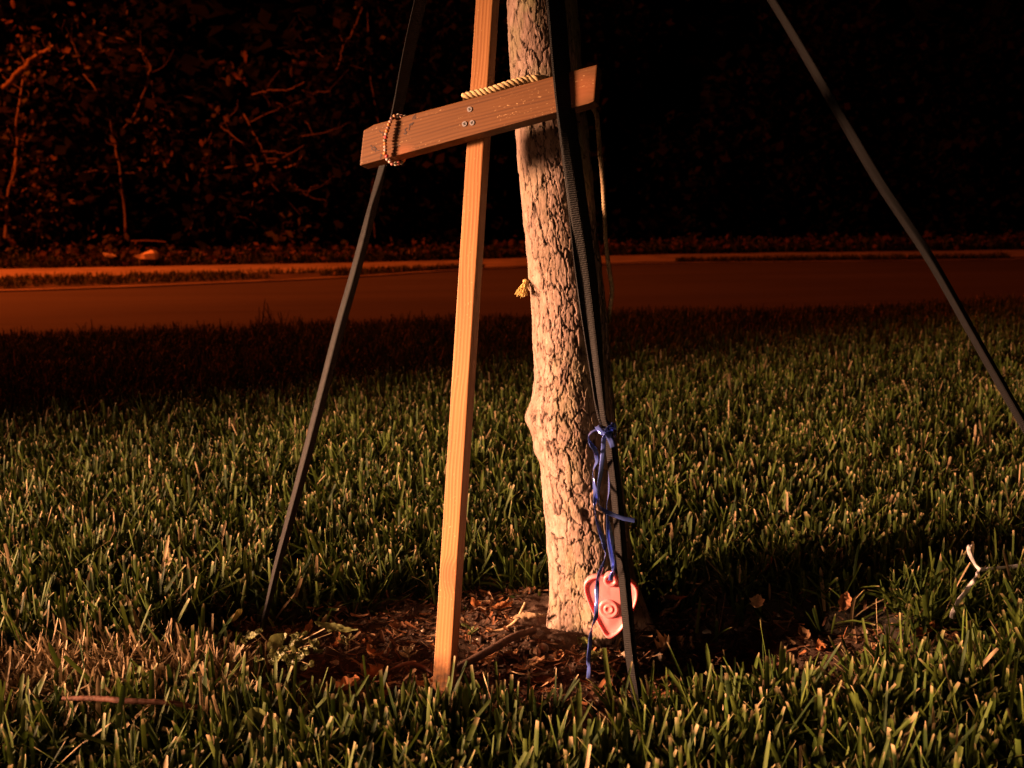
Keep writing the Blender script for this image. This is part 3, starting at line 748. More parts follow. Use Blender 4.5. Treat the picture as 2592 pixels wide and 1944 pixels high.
n = len(out); V = np.vstack(V + [cen[None] + [0, 0.0045, 0]])
F = [(k * n + i, (k + 1) * n + i, (k + 1) * n + (i + 1) % n, k * n + (i + 1) % n) for k in range(len(rings) - 1) for i in range(n)]
F += [(i, (i + 1) % n, len(V) - 1) for i in range(n)]
mk('body', V, F, M['heart'], heart)
def lathe_front(name, c, prof_, mat, parent, k=40):
    V = [(c[0] + r_ * math.cos(2 * math.pi * i / k), d, c[2] + r_ * math.sin(2 * math.pi * i / k)) for r_, d in prof_ for i in range(k)]
    F = np.array([(a * k + i, a * k + (i + 1) % k, (a + 1) * k + (i + 1) % k, (a + 1) * k + i) for a in range(len(prof_) - 1) for i in range(k)])
    return mk(name, V, F, mat, parent)
dc = np.array(at(*z3(535, 1147), HY) - hc)
lathe_front('boss', dc, [(0.0112, -0.0015), (0.0104, -0.0036), (0.0092, -0.0048), (0.0078, -0.0050), (0.0066, -0.0044), (0.0052, -0.0042), (0.0046, -0.0049), (0.0037, -0.0053), (0.0028, -0.0050), (0.0018, -0.0043), (0.0001, -0.0042)], M['heart'], heart)
tc_ = np.array(at(*z3(545, 984), HY) - hc)
lathe_front('hanging_eye', tc_, [(0.0030, 0.003), (0.0030, -0.0045), (0.0045, -0.0062), (0.0062, -0.0062), (0.0074, -0.0045), (0.0074, 0.003)], M['heart'], heart)

def ribbon_band(pts, width, twist, n=90, thick=0.00025):
    C = spline(pts, n); t = np.linspace(0, len(twist) - 1, n)
    return band(C, width, np.interp(t, np.arange(len(twist)), twist) * 1.5, 0.0, thick, 4)
RY = 0.929
S1 = [(345, 150), (300, 125), (230, 150), (190, 200), (205, 270), (250, 340), (258, 430), (225, 520), (232, 640), (250, 740), (240, 850), (250, 950), (290, 1080), (320, 1180), (335, 1270), (335, 1340), (310, 1420), (280, 1500), (265, 1600)]
S1b = [(1150, 150), (1140, 290), (1092, 420), (1075, 600), (1060, 750), (1065, 850), (1062, 960)]
p1 = [at(*z5(x, y), RY + 0.010 * math.sin(i * 1.1)) for i, (x, y) in enumerate(S1)] + [at(*z6(x, y), RY + 0.004 * i) for i, (x, y) in enumerate(S1b)]
S2 = [(345, 165), (325, 230), (320, 330), (300, 520), (276, 700), (285, 840), (340, 900), (430, 938), (520, 968), (612, 985)]
p2 = [at(*z5(x, y), RY - 0.006 + 0.0 * i) for i, (x, y) in enumerate(S2)]
S3 = [(350, 165), (372, 450), (372, 700), (356, 820), (360, 930), (366, 1060), (382, 1230), (410, 1380), (415, 1450), (392, 1500), (388, 1545)]
p3 = [at(*z5(x, y), RY + 0.012 + 0.003 * i if i < 8 else HY - 0.006) for i, (x, y) in enumerate(S3)]
S3b = [(388, 1545), (402, 1500), (430, 1430), (425, 1330), (412, 1230), (400, 1150), (378, 1000)]
p3b = [at(*z5(x, y), HY - 0.008) for i, (x, y) in enumerate(S3b)]
S4 = [(340, 165), (375, 105), (420, 95), (445, 140), (432, 190), (405, 200), (370, 185)]
p4 = [at(*z5(x, y), RY - 0.006 + 0.004 * i) for i, (x, y) in enumerate(S4)]
S5 = [(350, 160), (375, 205), (395, 250), (412, 300)]
p5 = [at(*z5(x, y), RY - 0.008) for i, (x, y) in enumerate(S5)]
RW = 0.0045
parts = [ribbon_band(p1, RW, [0.2, 1.0, 1.2, 0.9, 0.3, 0.2, -0.8, -1.2, -0.5, 0.2, 1.1, 0.6, 0.1, 0.4, 1.1, 0.6, 0.2, 0.3, -0.4, 0.2, 0.8, 0.1, 0.3, -0.6, 0.0], 220),
         ribbon_band(p2, RW, [0.8, 0.2, -0.1, 0.1, 0.5, 1.0, 0.4, -0.2, 0.1, 0.3], 110),
         ribbon_band(p3, RW, [0.9, 1.2, 1.2, 0.9, 0.7, 0.4, 0.1, 0.0, 0.6, 0.2, 0.0], 110), ribbon_band(p3b, RW, [0.0, 0.3, 0.6, 0.9, 0.6, 0.2, 0.9], 60),
         ribbon_band(p4, RW, [0.3, 0.8, 0.2, 0.9, 0.4, 0.1, 0.5], 60), ribbon_band(p5, RW * 1.25, [0.4, 0.1, -0.2, 0.0], 40)]
kn = at(*z5(345, 160), RY - 0.002)
ringc = [kn + Vector((0.0075 * math.cos(t), 0.012 + 0.011 * math.sin(t), 0.003 * math.cos(t * 2))) for t in np.linspace(-2.2, 4.2, 12)]
parts.append(ribbon_band(ringc, RW, [0.0] * 4, 50))
V, F, U = join(parts); org = np.array(kn)
o = mk('curling_ribbon', V - org, F, M['blue_ribbon'], uv=U); o.location = kn
tag(o, 'shiny blue curling ribbon knotted on the strap, its tails trailing to the soil', 'ribbon')
z7 = lambda x, y: (2350 + x / 6.636, 1350 + y / 6.636)
A_ = [(735, 200, .085), (690, 225, .085), (680, 290, .08), (715, 390, .072), (780, 520, .06), (860, 600, .055), (960, 597, .055), (1200, 580, .055), (1400, 560, .055), (1606, 540, .055), (1900, 530, .05), (2300, 600, .04)]
B_ = [(860, 600, .055), (815, 690, .055), (775, 790, .055), (700, 870, .05), (630, 985, .045), (520, 1110, .04), (465, 1220, .036), (410, 1325, .03), (388, 1430, .015)]
pa = [at_z(*z7(x, y), z) for x, y, z in A_]; pb_ = [at_z(*z7(x, y), z) for x, y, z in B_]
parts = [ribbon_band(pa, 0.0048, [-0.4, -0.3, -0.2, -0.5, -0.8, -0.3, -0.2, -0.3, -0.1, -0.2, -0.4, -0.5], 120), ribbon_band(pb_, 0.0050, [-0.8, -0.4, -0.3, -0.85, -0.1, -0.5, -0.1, -0.3, -0.5], 90)]
V, F, U = join(parts); o = mk('curling_ribbon', V - np.array(pa[5]), F, M['white_ribbon'], uv=U); o.location = pa[5]
tag(o, 'loose white ribbon lying forked on the grass to the right of the tree', 'ribbon')

# ------------------------------------------------------------------ grass
G1, G2, G3 = np.array((0.048, 0.080, 0.012)), np.array((0.084, 0.111, 0.018)), np.array((0.020, 0.037, 0.006))
STRAW = np.array((0.50, 0.36, 0.20))
def blades(P, L, w, az, lean, curl, rows, cols, colr, tip, rng, cut=0.75):
    """P (n,3) roots; ribbons of rows+1 x cols vertices; tip = colour of the mown end"""
    n = len(P); t = np.concatenate([np.linspace(0, 0.9, rows), [1.0]]) if rows > 1 else np.linspace(0, 1, 2)
    dt_ = np.diff(t)
    d = np.stack([np.cos(az), np.sin(az), 0 * az], -1); s = np.stack([-np.sin(az), np.cos(az), 0 * az], -1)
    tw = rng.uniform(-0.9, 0.9, n)
    ph = lean[:, None] + curl[:, None] * t[None]           # tilt from vertical along the blade
    dl = L[:, None] * dt_[None]
    hx = np.concatenate([np.zeros((n, 1)), np.cumsum(np.sin(ph[:, 1:]) * dl, 1)], 1)
    hz = np.concatenate([np.zeros((n, 1)), np.cumsum(np.cos(ph[:, 1:]) * dl, 1)], 1)
    C = P[:, None] + d[:, None] * hx[..., None] + np.array([0, 0, 1.0]) * hz[..., None]
    prof_ = np.interp(t, [0, 0.25, 0.6, 0.9, 1.0], [0.7, 1.0, 0.97, 0.80, 0.6])[None] * np.ones((n, 1))
    prof_[:, -1] = np.where(rng.random(n) < 0.45, rng.uniform(0.10, 0.35, n), rng.uniform(0.5, 0.78, n)) if cut == 0.75 else cut
    up = np.stack([-np.cos(ph)[..., None] * d[:, None, 0:1], -np.cos(ph)[..., None] * d[:, None, 1:2], np.sin(ph)[..., None]], -1)[..., 0, :]
    sd = s[:, None] * np.cos(tw * 0.8)[:, None, None] + up * np.sin(tw * 0.8 * 1.0)[:, None, None] * t[None, :, None]
    u = np.linspace(-1, 1, cols)
    V = C[:, :, None] + sd[:, :, None] * (u[None, None, :, None] * (w[:, None] * prof_ / 2)[..., None, None])
    if cols == 3:
        V[:, :, 1] -= up * (w[:, None] * prof_ * 0.16)[..., None]
    k = (rows + 1) * cols
    i, j = np.meshgrid(np.arange(rows), np.arange(cols - 1), indexing='ij')
    q = np.stack([i * cols + j, i * cols + j + 1, (i + 1) * cols + j + 1, (i + 1) * cols + j], -1).reshape(-1, 4)
    F = (np.arange(n)[:, None, None] * k + q[None]).reshape(-1, 4)
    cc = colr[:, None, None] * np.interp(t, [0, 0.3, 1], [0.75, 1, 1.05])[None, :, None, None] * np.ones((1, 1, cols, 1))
    cc[:, -1] = cc[:, -1] * (1 - tip[:, None, None]) + STRAW * tip[:, None, None]
    return V.reshape(-1, 3), F, cc.reshape(-1, 3)
def shoots(N, sampler, per, Lr, wr, rows, cols, rng, zf, tipp=0.55):
    x, y = sampler(N); n0 = len(x)
    base_az = rng.uniform(0, 2 * math.pi, n0)
    idx = np.repeat(np.arange(n0), per); n = len(idx)
    slot = np.tile(np.arange(per) - (per - 1) / 2, n0)
    az = base_az[idx] + np.where(slot > 0, 0, math.pi) + rng.normal(0, 0.5, n)
    lean = np.abs(slot) * 0.27 / max(1, per / 3) * 1.3 + np.abs(rng.normal(0.0, 0.26, n))
    L = rng.uniform(*Lr, n) * rng.uniform(0.65, 1.15, n); w = rng.uniform(*wr, n)
    big = vnoise(x * 3.1, y * 3.1, 77)[idx]
    curl = rng.normal(0.25, 0.55, n)
    px_ = x[idx] + rng.normal(0, 0.004, n); py_ = y[idx] + rng.normal(0, 0.004, n)
    P = np.stack([px_, py_, zf(px_, py_) - 0.004], -1)
    r1 = rng.random((n, 1)); c = G1 * (1 - r1) + G2 * r1
    c = np.where(rng.random((n, 1)) < 0.25, G3, c) * (0.75 + 0.5 * big[:, None])
    dry = rng.random(n) < 0.035; c[dry] = STRAW * rng.uniform(0.5, 0.95, (dry.sum(), 1))
    tip = np.where(rng.random(n) < tipp, rng.uniform(0.4, 1.0, n), 0.0)
    return blades(P, L * (0.85 + 0.3 * big), w, az, lean, curl, rows, cols, c, tip, rng)
def bare(x, y):
    return bed_q(x, y)
def dryness(x, y):
    """worn, straw-coloured patch at the left of the bed"""
    return np.exp(-(np.abs(x + 0.42) / 0.17) ** 4 - (np.abs(y - 0.945) / 0.058) ** 4)
def sample_near(N):
    y = RNG.uniform(0.42, 1.9, N); x = RNG.uniform(-1, 1, N) * (0.60 * y + 0.30)
    q = bed_q(x, y); keep = (q > 0.95 + RNG.normal(0, 0.07, N)) & (RNG.random(N) > 0.93 * dryness(x, y)) & (np.hypot(x - TX, y - TY) > 0.085)
    gap = vnoise(x * 16, y * 16, 88); keep &= gap > 0.20
    return x[keep], y[keep]
def sample_mid(N):
    t = RNG.uniform(1.88, 4.68, N); x = RNG.uniform(-1, 1, N) * (0.62 * t + 0.5); y = t + 0.2 * x * sstep(0.8, 4.6, t)
    gap = vnoise(x * 11, y * 11, 89); keep = gap > 0.15
    return x[keep], y[keep]
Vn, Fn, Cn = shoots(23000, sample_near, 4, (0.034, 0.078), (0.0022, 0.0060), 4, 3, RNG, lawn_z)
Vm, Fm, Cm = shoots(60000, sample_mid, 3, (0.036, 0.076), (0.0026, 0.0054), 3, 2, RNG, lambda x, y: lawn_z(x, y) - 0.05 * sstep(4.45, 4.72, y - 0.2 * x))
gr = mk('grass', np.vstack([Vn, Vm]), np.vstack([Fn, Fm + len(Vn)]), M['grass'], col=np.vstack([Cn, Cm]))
tag(gr, 'mown broad-bladed green lawn grass around the bare soil', 'grass', kind='stuff')
# thin grass farther out at the sides and behind the viewer
def sample_out(N):
    y = RNG.uniform(-2.5, 4.6, N); x = RNG.uniform(-5, 5, N); t = y - 0.2 * x * sstep(0.8, 4.6, y)
    keep = (np.abs(x) > 0.62 * np.maximum(y, 0) + 0.5) & (t < 4.65) & (y > 0.4) | ((y < 0.42) & (np.abs(x) < 3) & (np.hypot(x, y) > 0.3))
    return x[keep], y[keep]
Vo, Fo, Co = shoots(18000, sample_out, 3, (0.03, 0.05), (0.006, 0.010), 2, 2, RNG, lawn_z)
# worn straw
n = 3000
x = RNG.normal(-0.42, 0.11, n); y = RNG.normal(0.95, 0.036, n); keep = np.hypot((x + 0.42) / 0.26, (y - 0.95) / 0.085) < 1.1; x, y = x[keep], y[keep]; n = len(x)
c = STRAW * RNG.uniform(0.4, 1.05, (n, 1)) * np.array([0.95, 0.95, 0.95]); 
Vd, Fd, Cd = blades(np.stack([x, y, lawn_z(x, y) + RNG.uniform(0, 0.016, n)], -1), RNG.uniform(0.014, 0.045, n), RNG.uniform(0.0012, 0.0034, n), RNG.uniform(0, 6.28, n),
                    RNG.uniform(0.5, 1.6, n), RNG.normal(0, 0.5, n), 3, 2, c, np.zeros(n), RNG)
dg = mk('dry_grass', Vd, Fd, M['grass'], col=Cd); tag(dg, 'worn patch of dry straw-coloured grass left of the post', 'dry grass', kind='stuff')
og = mk('outer_grass', Vo, Fo, M['grass'], col=Co); tag(og, 'lawn grass beyond the edges of the view', 'grass', kind='stuff')
# tall weeds at the lawn's road edge and overgrown blades there
lst = []
for (px, py, nb, h) in ((700, 822, 14, 0.12), (670, 824, 9, 0.09), (232, 842, 7, 0.06), (1010, 812, 5, 0.05)):
    q = at_z(px, py, -0.02)
    c = np.tile(G3 * 0.8, (nb, 1))
    P = np.array([[q.x + random.gauss(0, .03), q.y + random.gauss(0, .03), -0.03] for _ in range(nb)])
    o = empty('grass_tuft', loc=P[0])
    for i in range(nb):
        V, F, C_ = blades(P[i:i + 1], RNG.uniform(0.6, 1.3, 1) * h, np.full(1, 0.005), RNG.uniform(0, 6.28, 1), RNG.uniform(0.05, 0.35, 1), RNG.uniform(0.1, 0.7, 1), 4, 2, c[:1], np.zeros(1), RNG, 0.15)
        mk('blade', V - P[0], F, M['grass'], o, col=C_)
    tag(o, {700: 'tallest grass tuft at the road edge, left of the black strap', 670: 'lower grass tuft beside the tallest one at the road edge', 232: 'small grass tuft at the road edge near the left border', 1010: 'small grass tuft at the road edge between strap and post'}[px], 'grass tuft', 'tufts at the lawn edge')

# ------------------------------------------------------------------ litter in the bed
def sample_bed(n, qmax=1.05):
    x = RNG.uniform(-0.50, 0.58, n * 3); y = RNG.uniform(0.84, 1.24, n * 3)
    k = (bed_q(x, y) < qmax) & (np.hypot(x - TX, y - TY) > 0.075); return x[k][:n], y[k][:n]
x, y = sample_bed(6800, 1.32); n = len(x); gz_ = np.maximum(soil_z(x, y), lawn_z(x, y))
cols = np.array([(0.16, 0.075, 0.042), (0.25, 0.11, 0.055), (0.10, 0.048, 0.03), (0.34, 0.20, 0.11), (0.28, 0.11, 0.045)])
c = cols[RNG.integers(0, 5, n)] * RNG.uniform(0.6, 1.3, (n, 1))
Vl, Fl, Cl = blades(np.stack([x, y, gz_ + RNG.uniform(0.0, 0.006, n)], -1), RNG.uniform(0.005, 0.022, n), RNG.uniform(0.001, 0.006, n), RNG.uniform(0, 6.28, n),
                    RNG.uniform(1.3, 1.75, n), RNG.normal(0, 0.3, n), 2, 3, c, np.zeros(n), RNG, 0.5)
mu = mk('mulch', Vl, Fl, M['litter'], col=Cl); tag(mu, 'crumbled bark, straw and leaf bits strewn over the bare soil', 'mulch', kind='stuff')
# soil crumbs
x, y = sample_bed(2600, 1.0); n = len(x); s = RNG.uniform(0.0008, 0.0030, n) * (1 + (RNG.random(n) < 0.05) * 1.2)
oc = np.array([(1, 0, 0), (-1, 0, 0), (0, 1, 0), (0, -1, 0), (0, 0, 1), (0, 0, -1)], float)
V = (oc[None] * RNG.uniform(0.6, 1.3, (n, 6, 1)) * s[:, None, None] + RNG.normal(0, 0.15, (n, 6, 3)) * s[:, None, None] + np.stack([x, y, soil_z(x, y) + s * 0.5], -1)[:, None]).reshape(-1, 3)
tri = np.array([(0, 2, 4), (2, 1, 4), (1, 3, 4), (3, 0, 4), (2, 0, 5), (1, 2, 5), (3, 1, 5), (0, 3, 5)])
F = (np.arange(n)[:, None, None] * 6 + tri[None]).reshape(-1, 3)
c = np.where(RNG.random((n, 1)) < 0.06, (0.50, 0.40, 0.30), np.array((0.11, 0.072, 0.055))) * RNG.uniform(0.5, 1.4, (n, 1))
cr = mk('soil_crumbs', V, F, M['litter'], col=np.repeat(c, 6, 0)); tag(cr, 'loose crumbs of dark soil at the foot of the tree', 'soil', kind='stuff')

# dead oak leaves: outline with lobes, curled
def leaf_mesh(name, lobes, L, w, curl, cup, col, seed, mat=None):
    rg = np.random.default_rng(seed); n = 22; t = np.linspace(0, 1, n)
    half = np.sin(np.pi * np.clip(t, 0, 1) ** 0.85) ** 0.8 * w / 2 * (1 + lobes * np.sin(t * 2 * math.pi * 3.2 + rg.uniform(0, 6)))
    half = np.maximum(half, 0.0006); u = np.linspace(-1, 1, 7)
    ang = (t - 0.4) * curl; xc = np.cumsum(np.cos(ang)) * L / n; zc_ = np.cumsum(np.sin(ang)) * L / n
    V = np.zeros((n, 7, 3)); V[..., 0] = xc[:, None]
    V[..., 1] = half[:, None] * u[None] * (1 - 0.25 * abs(cup))
    V[..., 2] = zc_[:, None] + cup * half[:, None] * (u ** 2)[None] * 0.9 + rg.normal(0, 0.0007, (n, 7))
    V[..., 2] += 0.15 * w * np.sin(t * 9 + rg.uniform(0, 6))[:, None] * (u[None] ** 2) * 0.35
    V -= V.reshape(-1, 3).mean(0); V[..., 2] -= V[..., 2].min()
    vein = 1 - 0.25 * (np.abs(u) < 0.1)[None, :, None] * np.ones((n, 1, 1))
    c = np.array(col)[None, None] * vein * rg.uniform(0.8, 1.15, (n, 7, 1))
    stalk = 0
    me_o = mk(name, V.reshape(-1, 3), grid_faces(n, 7), mat or M['leaf'], col=c.reshape(-1, 3))
    return me_o
BR = [(0.36, 0.17, 0.075), (0.44, 0.24, 0.12), (0.28, 0.12, 0.055), (0.50, 0.32, 0.18), (0.40, 0.15, 0.05)]
def put_leaf(px, py, L, w, lobes, ci, rz, tilt, label, z=None, group=None, lift=0.0, roll=0.0, curl=1.0, cup=0.4, col=None):
    q = at_z(px, py, 0.0 if z is None else z)
    zz = ground_z(q.x, q.y) if z is None else z
    if z is None: q = at_z(px, py, zz + 0.004)
    o = leaf_mesh('fallen_leaf', lobes, L, w, curl, cup, col or BR[ci], int(px * 7 + py))
    o.location = (q.x, q.y, zz + lift); o.rotation_euler = (R(roll), R(tilt), R(rz))
    return tag(o, label, 'leaf', group)
z4 = lambda x, y: (550 + x / 2.765, 1450 + y / 2.765)
zr = lambda x, y: (1550 + x / 2.1228, 1300 + y / 2.1228)
put_leaf(*zr(1205, 560), 0.050, 0.030, 0.30, 0, 25, -14, 'largest lobed brown leaf right of the trunk, at the edge of the shadow', lift=0.006)
put_leaf(*zr(1075, 600), 0.040, 0.026, 0.28, 2, 160, 8, 'dark brown lobed leaf lying against the largest leaf', lift=0.002)
put_leaf(*zr(840, 608), 0.038, 0.020, 0.12, 0, 10, -6, 'flat brown leaf halfway between the trunk and the largest lobed leaf', lift=0.002)
put_leaf(*zr(880, 548), 0.036, 0.014, 0.05, 4, 8, 0, 'narrow orange-brown leaf at the back edge of the soil, right of the trunk', lift=0.006)
put_leaf(*zr(325, 535), 0.040, 0.024, 0.15, 3, 20, -20, 'upturned tan leaf nearest the right side of the trunk foot', lift=0.006, roll=-25)
put_leaf(*zr(412, 545), 0.020, 0.016, 0.2, 3, 100, -10, 'small pale curled leaf beside the upturned tan leaf', lift=0.006, cup=0.8)
put_leaf(*zr(330, 466), 0.034, 0.014, 0.05, 0, -8, 5, 'brown leaf caught in the grass just right of the trunk', z=0.022)
put_leaf(*zr(832, 300), 0.034, 0.022, 0.25, 4, 15, -35, 'orange-brown leaf standing in the lawn behind the shadow', z=0.028, roll=-30)
put_leaf(*zr(778, 488), 0.026, 0.018, 0.2, 3, 70, -15, 'small tan leaf at the grass edge above the flat brown leaf', z=0.012)
put_leaf(*zr(1245, 480), 0.030, 0.016, 0.1, 2, 60, -30, 'brown leaf tipped up in the grass above the largest lobed leaf', z=0.016, roll=20)
put_leaf(*zr(1680, 640), 0.040, 0.018, 0.1, 4, 30, -8, 'orange-brown leaf under the forked white ribbon', z=-0.002)
put_leaf(*zr(1770, 672), 0.016, 0.013, 0.1, 3, 0, 0, 'tiny tan leaf at the grass edge below the white ribbon', z=0.004, cup=0.8)
put_leaf(*z6(400, 335), 0.046, 0.017, 0.03, 3, -6, -4, 'long pale curled leaf at the left side of the trunk foot', lift=0.008, roll=-38, curl=0.5, cup=0.6, col=(0.62, 0.44, 0.28))
put_leaf(*z6(80, 165), 0.030, 0.014, 0.1, 0, 30, -10, 'brown leaf in the grass between post and trunk', z=0.015, roll=-20)
put_leaf(*z6(400, 805), 0.040, 0.017, 0.05, 1, 15, -4, 'flat tan leaf just below the two acorns', lift=0.002)
put_leaf(*z6(565, 1005), 0.034, 0.018, 0.1, 2, -20, -4, 'brown leaf in front of the acorns at the grass edge', lift=0.003)
put_leaf(*z6(1930, 650), 0.030, 0.024, 0.35, 3, 40, -20, 'crumpled pale leaf in the shadow right of the front strap', lift=0.004, cup=1.6, curl=2.4)
put_leaf(*z6(2080, 610), 0.020, 0.016, 0.35, 1, 90, -20, 'small crumpled leaf beside the pale crumpled one in the shadow', lift=0.006, cup=1.6, curl=2.4)
put_leaf(*z4(1468, 780), 0.034, 0.016, 0.05, 1, 10, -4, 'tan leaf tucked against the foot of the post', lift=0.003)
put_leaf(*z4(1120, 735), 0.028, 0.020, 0.25, 4, 50, -22, 'orange curled leaf left of the post in the soil', lift=0.005, cup=1.0)
put_leaf(*z4(895, 835), 0.040, 0.022, 0.2, 4, 10, -14, 'orange-brown curled leaf at the front grass edge left of the post', lift=0.006, cup=0.9)
put_leaf(*z4(40, 980), 0.042, 0.018, 0.2, 4, -5, -4, 'rust-coloured leaf at the right end of the long red twig', z=0.012)
put_leaf(*z4(1895, 632), 0.030, 0.018, 0.15, 0, 15, -14, 'brown curled leaf right of the post beneath the root', lift=0.005, cup=0.9)
put_leaf(*z4(2000, 250), 0.032, 0.016, 0.1, 4, -20, -10, 'rust leaf in the grass behind the post', z=0.014)
put_leaf(*z4(150, 315), 0.036, 0.020, 0.05, 1, -60, -30, 'yellow-green broad leaf in the grass by the left strap end', z=0.025, roll=30, col=(0.30, 0.24, 0.06))
x, y = sample_bed(45, 1.0)
small = []
for i in range(len(x)):
    if i < 5:
        o = leaf_mesh('fallen_leaf', 0.1 * (i % 3), 0.022 + 0.004 * i, 0.012 + 0.002 * (i % 3), 1.0 + 0.4 * i, 0.5 + 0.2 * (i % 3), BR[i], 900 + i); small.append(o)
    else:
        o = link(bpy.data.objects.new('fallen_leaf', small[i % 5].data))
    o.location = (x[i], y[i], ground_z(x[i], y[i]) + 0.001)
    o.rotation_euler = (random.uniform(-.4, .4), random.uniform(-.4, .4), random.uniform(0, 6.28)); s = random.uniform(0.6, 1.15); o.scale = (s, s, s)
    tag(o, 'small brown leaf scrap lying flat in the bare soil', 'leaf', 'small leaf scraps in the bed')

# acorns, pebbles
def acorn(px, py, s, rx, rz, label):
    q = at_z(px, py, 0.004); zz = ground_z(q.x, q.y); q = at_z(px, py, zz + 0.006)
    e = empty('acorn', loc=(q.x, q.y, zz + 0.0055 * s)); e.rotation_euler = (R(rx), 0, R(rz)); e.scale = (s, s, s)
    prof_ = [(0.0001, -0.0062), (0.003, -0.0058), (0.0048, -0.0038), (0.0055, -0.001), (0.0054, 0.002), (0.0046, 0.0046), (0.0028, 0.0064), (0.0009, 0.0072), (0.0001, 0.0084)]
    k = 20; V = [(r_ * math.cos(2 * math.pi * i / k), r_ * math.sin(2 * math.pi * i / k), z_) for r_, z_ in prof_ for i in range(k)]
    F = np.array([(a * k + i, a * k + (i + 1) % k, (a + 1) * k + (i + 1) % k, (a + 1) * k + i) for a in range(len(prof_) - 1) for i in range(k)])
    mk('nut', V, F, M['acorn'], e)
    prof_ = [(0.0008, -0.0085), (0.0012, -0.0068), (0.0040, -0.0062), (0.0058, -0.0040), (0.0062, -0.0018), (0.0054, -0.0016)]
    V = [(r_ * math.cos(2 * math.pi * i / k), r_ * math.sin(2 * math.pi * i / k), z_) for r_, z_ in prof_ for i in range(k)]
    F = np.array([(a * k + i, a * k + (i + 1) % k, (a + 1) * k + (i + 1) % k, (a + 1) * k + i) for a in range(len(prof_) - 1) for i in range(k)])
    mk('cap', V, F, M['stone'], e)
    return tag(e, label, 'acorn', 'acorns at the foot of the tree')
acorn(*z6(465, 672), 1.05, 75, 10, 'rounder acorn in front, lying left of the trunk')
acorn(*z6(540, 625), 1.05, 60, -40, 'acorn leaning behind the rounder acorn left of the trunk')
def pebble(px, py, s, label, seed):
    q = at_z(px, py, 0.0); zz = ground_z(q.x, q.y); q = at_z(px, py, zz + 0.004)
    bm = bmesh.new(); bmesh.ops.create_icosphere(bm, subdivisions=3, radius=1.0); rg = random.Random(seed)
    from mathutils import noise as mn
    for v in bm.verts:
        d = 1 + 0.35 * mn.noise(v.co * 1.3 + Vector((seed, 0, 0))) + 0.08 * mn.noise(v.co * 4 + Vector((seed, 3, 0)))
        v.co = Vector((v.co.x * d * s, v.co.y * d * s * 0.8, v.co.z * d * s * 0.6))
    me = bpy.data.meshes.new('pebble'); bm.to_mesh(me); bm.free(); me.materials.append(M['stone'])
    for p_ in me.polygons: p_.use_smooth = True
    o = link(bpy.data.objects.new('pebble', me)); o.location = (q.x, q.y, zz + s * 0.35); o.rotation_euler = (0, 0, rg.uniform(0, 6))
    return tag(o, label, 'pebble', 'pebbles in the bed')
pebble(*zr(500, 632), 0.0095, 'larger pale pebble in the soil right of the trunk', 3)
pebble(*zr(762, 622), 0.0075, 'oval pale pebble between the larger pebble and the lobed leaves', 5)
pebble(*z6(655, 515), 0.0028, 'tiny pale pebble at the trunk foot above the acorns', 8)
pebble(*z6(780, 882), 0.0032, 'white speck of stone in front of the trunk, left of the ribbon tail', 9)
pebble(*z6(1512, 938), 0.0024, 'white speck of stone left of the front strap end', 12)

# twigs and root
def twig(name, pts, rad, mat, label, k=8, parts_=()):
    C = spline(pts, 60); org = C[0].copy()
    C2 = C - org + RNG.normal(0, 1, C.shape) * np.mean(rad) * 0.05
    r_ = np.interp(np.linspace(0, 1, 60), np.linspace(0, 1, len(rad)), rad) * (1 + 0.10 * (RNG.random(60) - 0.5))
    V, F = tube_arrays(C2, r_, k); o = mk(name, V, F, mat); o.location = org
    return tag(o, label, 'twig')
zl = lambda x, y: (x / 2.765, 1400 + y / 2.765)
twig('twig', [at_z(*zl(440, 1018), .050), at_z(*zl(690, 1018), .050), at_z(*zl(900, 1035), .048), at_z(*zl(1180, 1048), .044), at_z(*zl(1400, 1082), .036), at_z(*zl(1560, 1100), .030)], [0.0020, 0.0026, 0.0026, 0.0024, 0.0022, 0.0012], M['twig_red'], 'long red-brown twig lying on the dry grass at lower left')
sp_ = lambda px, py, dz=0.004: (lambda q: Vector((q.x, q.y, ground_z(q.x, q.y) + dz)))(at_z(px, py, -0.01))
twig('root', [sp_(*z4(1230, 865)), sp_(*z4(1480, 850), .006), sp_(*z4(1700, 740), .012), sp_(*z4(1900, 660), .016), sp_(*z4(2080, 580), .014), sp_(*z4(2220, 510), .008)], [0.002, 0.0035, 0.004, 0.0045, 0.0042, 0.004], M['root'], 'dark arched root running from the post foot to the acorns')
twig('twig', [sp_(*z4(1180, 750), .006), sp_(*z4(1330, 715), .010), sp_(*z4(1440, 705), .010), sp_(*z4(1510, 725), .006)], [0.001, 0.0022, 0.0022, 0.0018], M['twig_red'], 'short arched red twig touching the left side of the post')
twig('twig', [at(*z6(-60, 435), 1.075), at(*z6(120, 405), 1.078), at(*z6(255, 305), 1.082), at(*z6(310, 200), 1.086), at(*z6(352, 110), 1.09)], [0.0012, 0.0016, 0.0018, 0.0016, 0.0012], M['twig_pale'], 'pale bent twig standing beside the long curled leaf')
twig('twig', [sp_(*z6(170, 915), .004), sp_(*z6(330, 960), .006), sp_(*z6(560, 985), .005)], [0.0008, 0.001, 0.0006], M['twig_pale'], 'straw stem lying in front of the acorns')
twig('twig', [sp_(*zr(1560, 672), .012), sp_(*zr(1650, 640), .016), sp_(*zr(1740, 600), .02)], [0.0012, 0.0016, 0.001], M['twig_pale'], 'pale twig at the grass edge below the white ribbon fork')

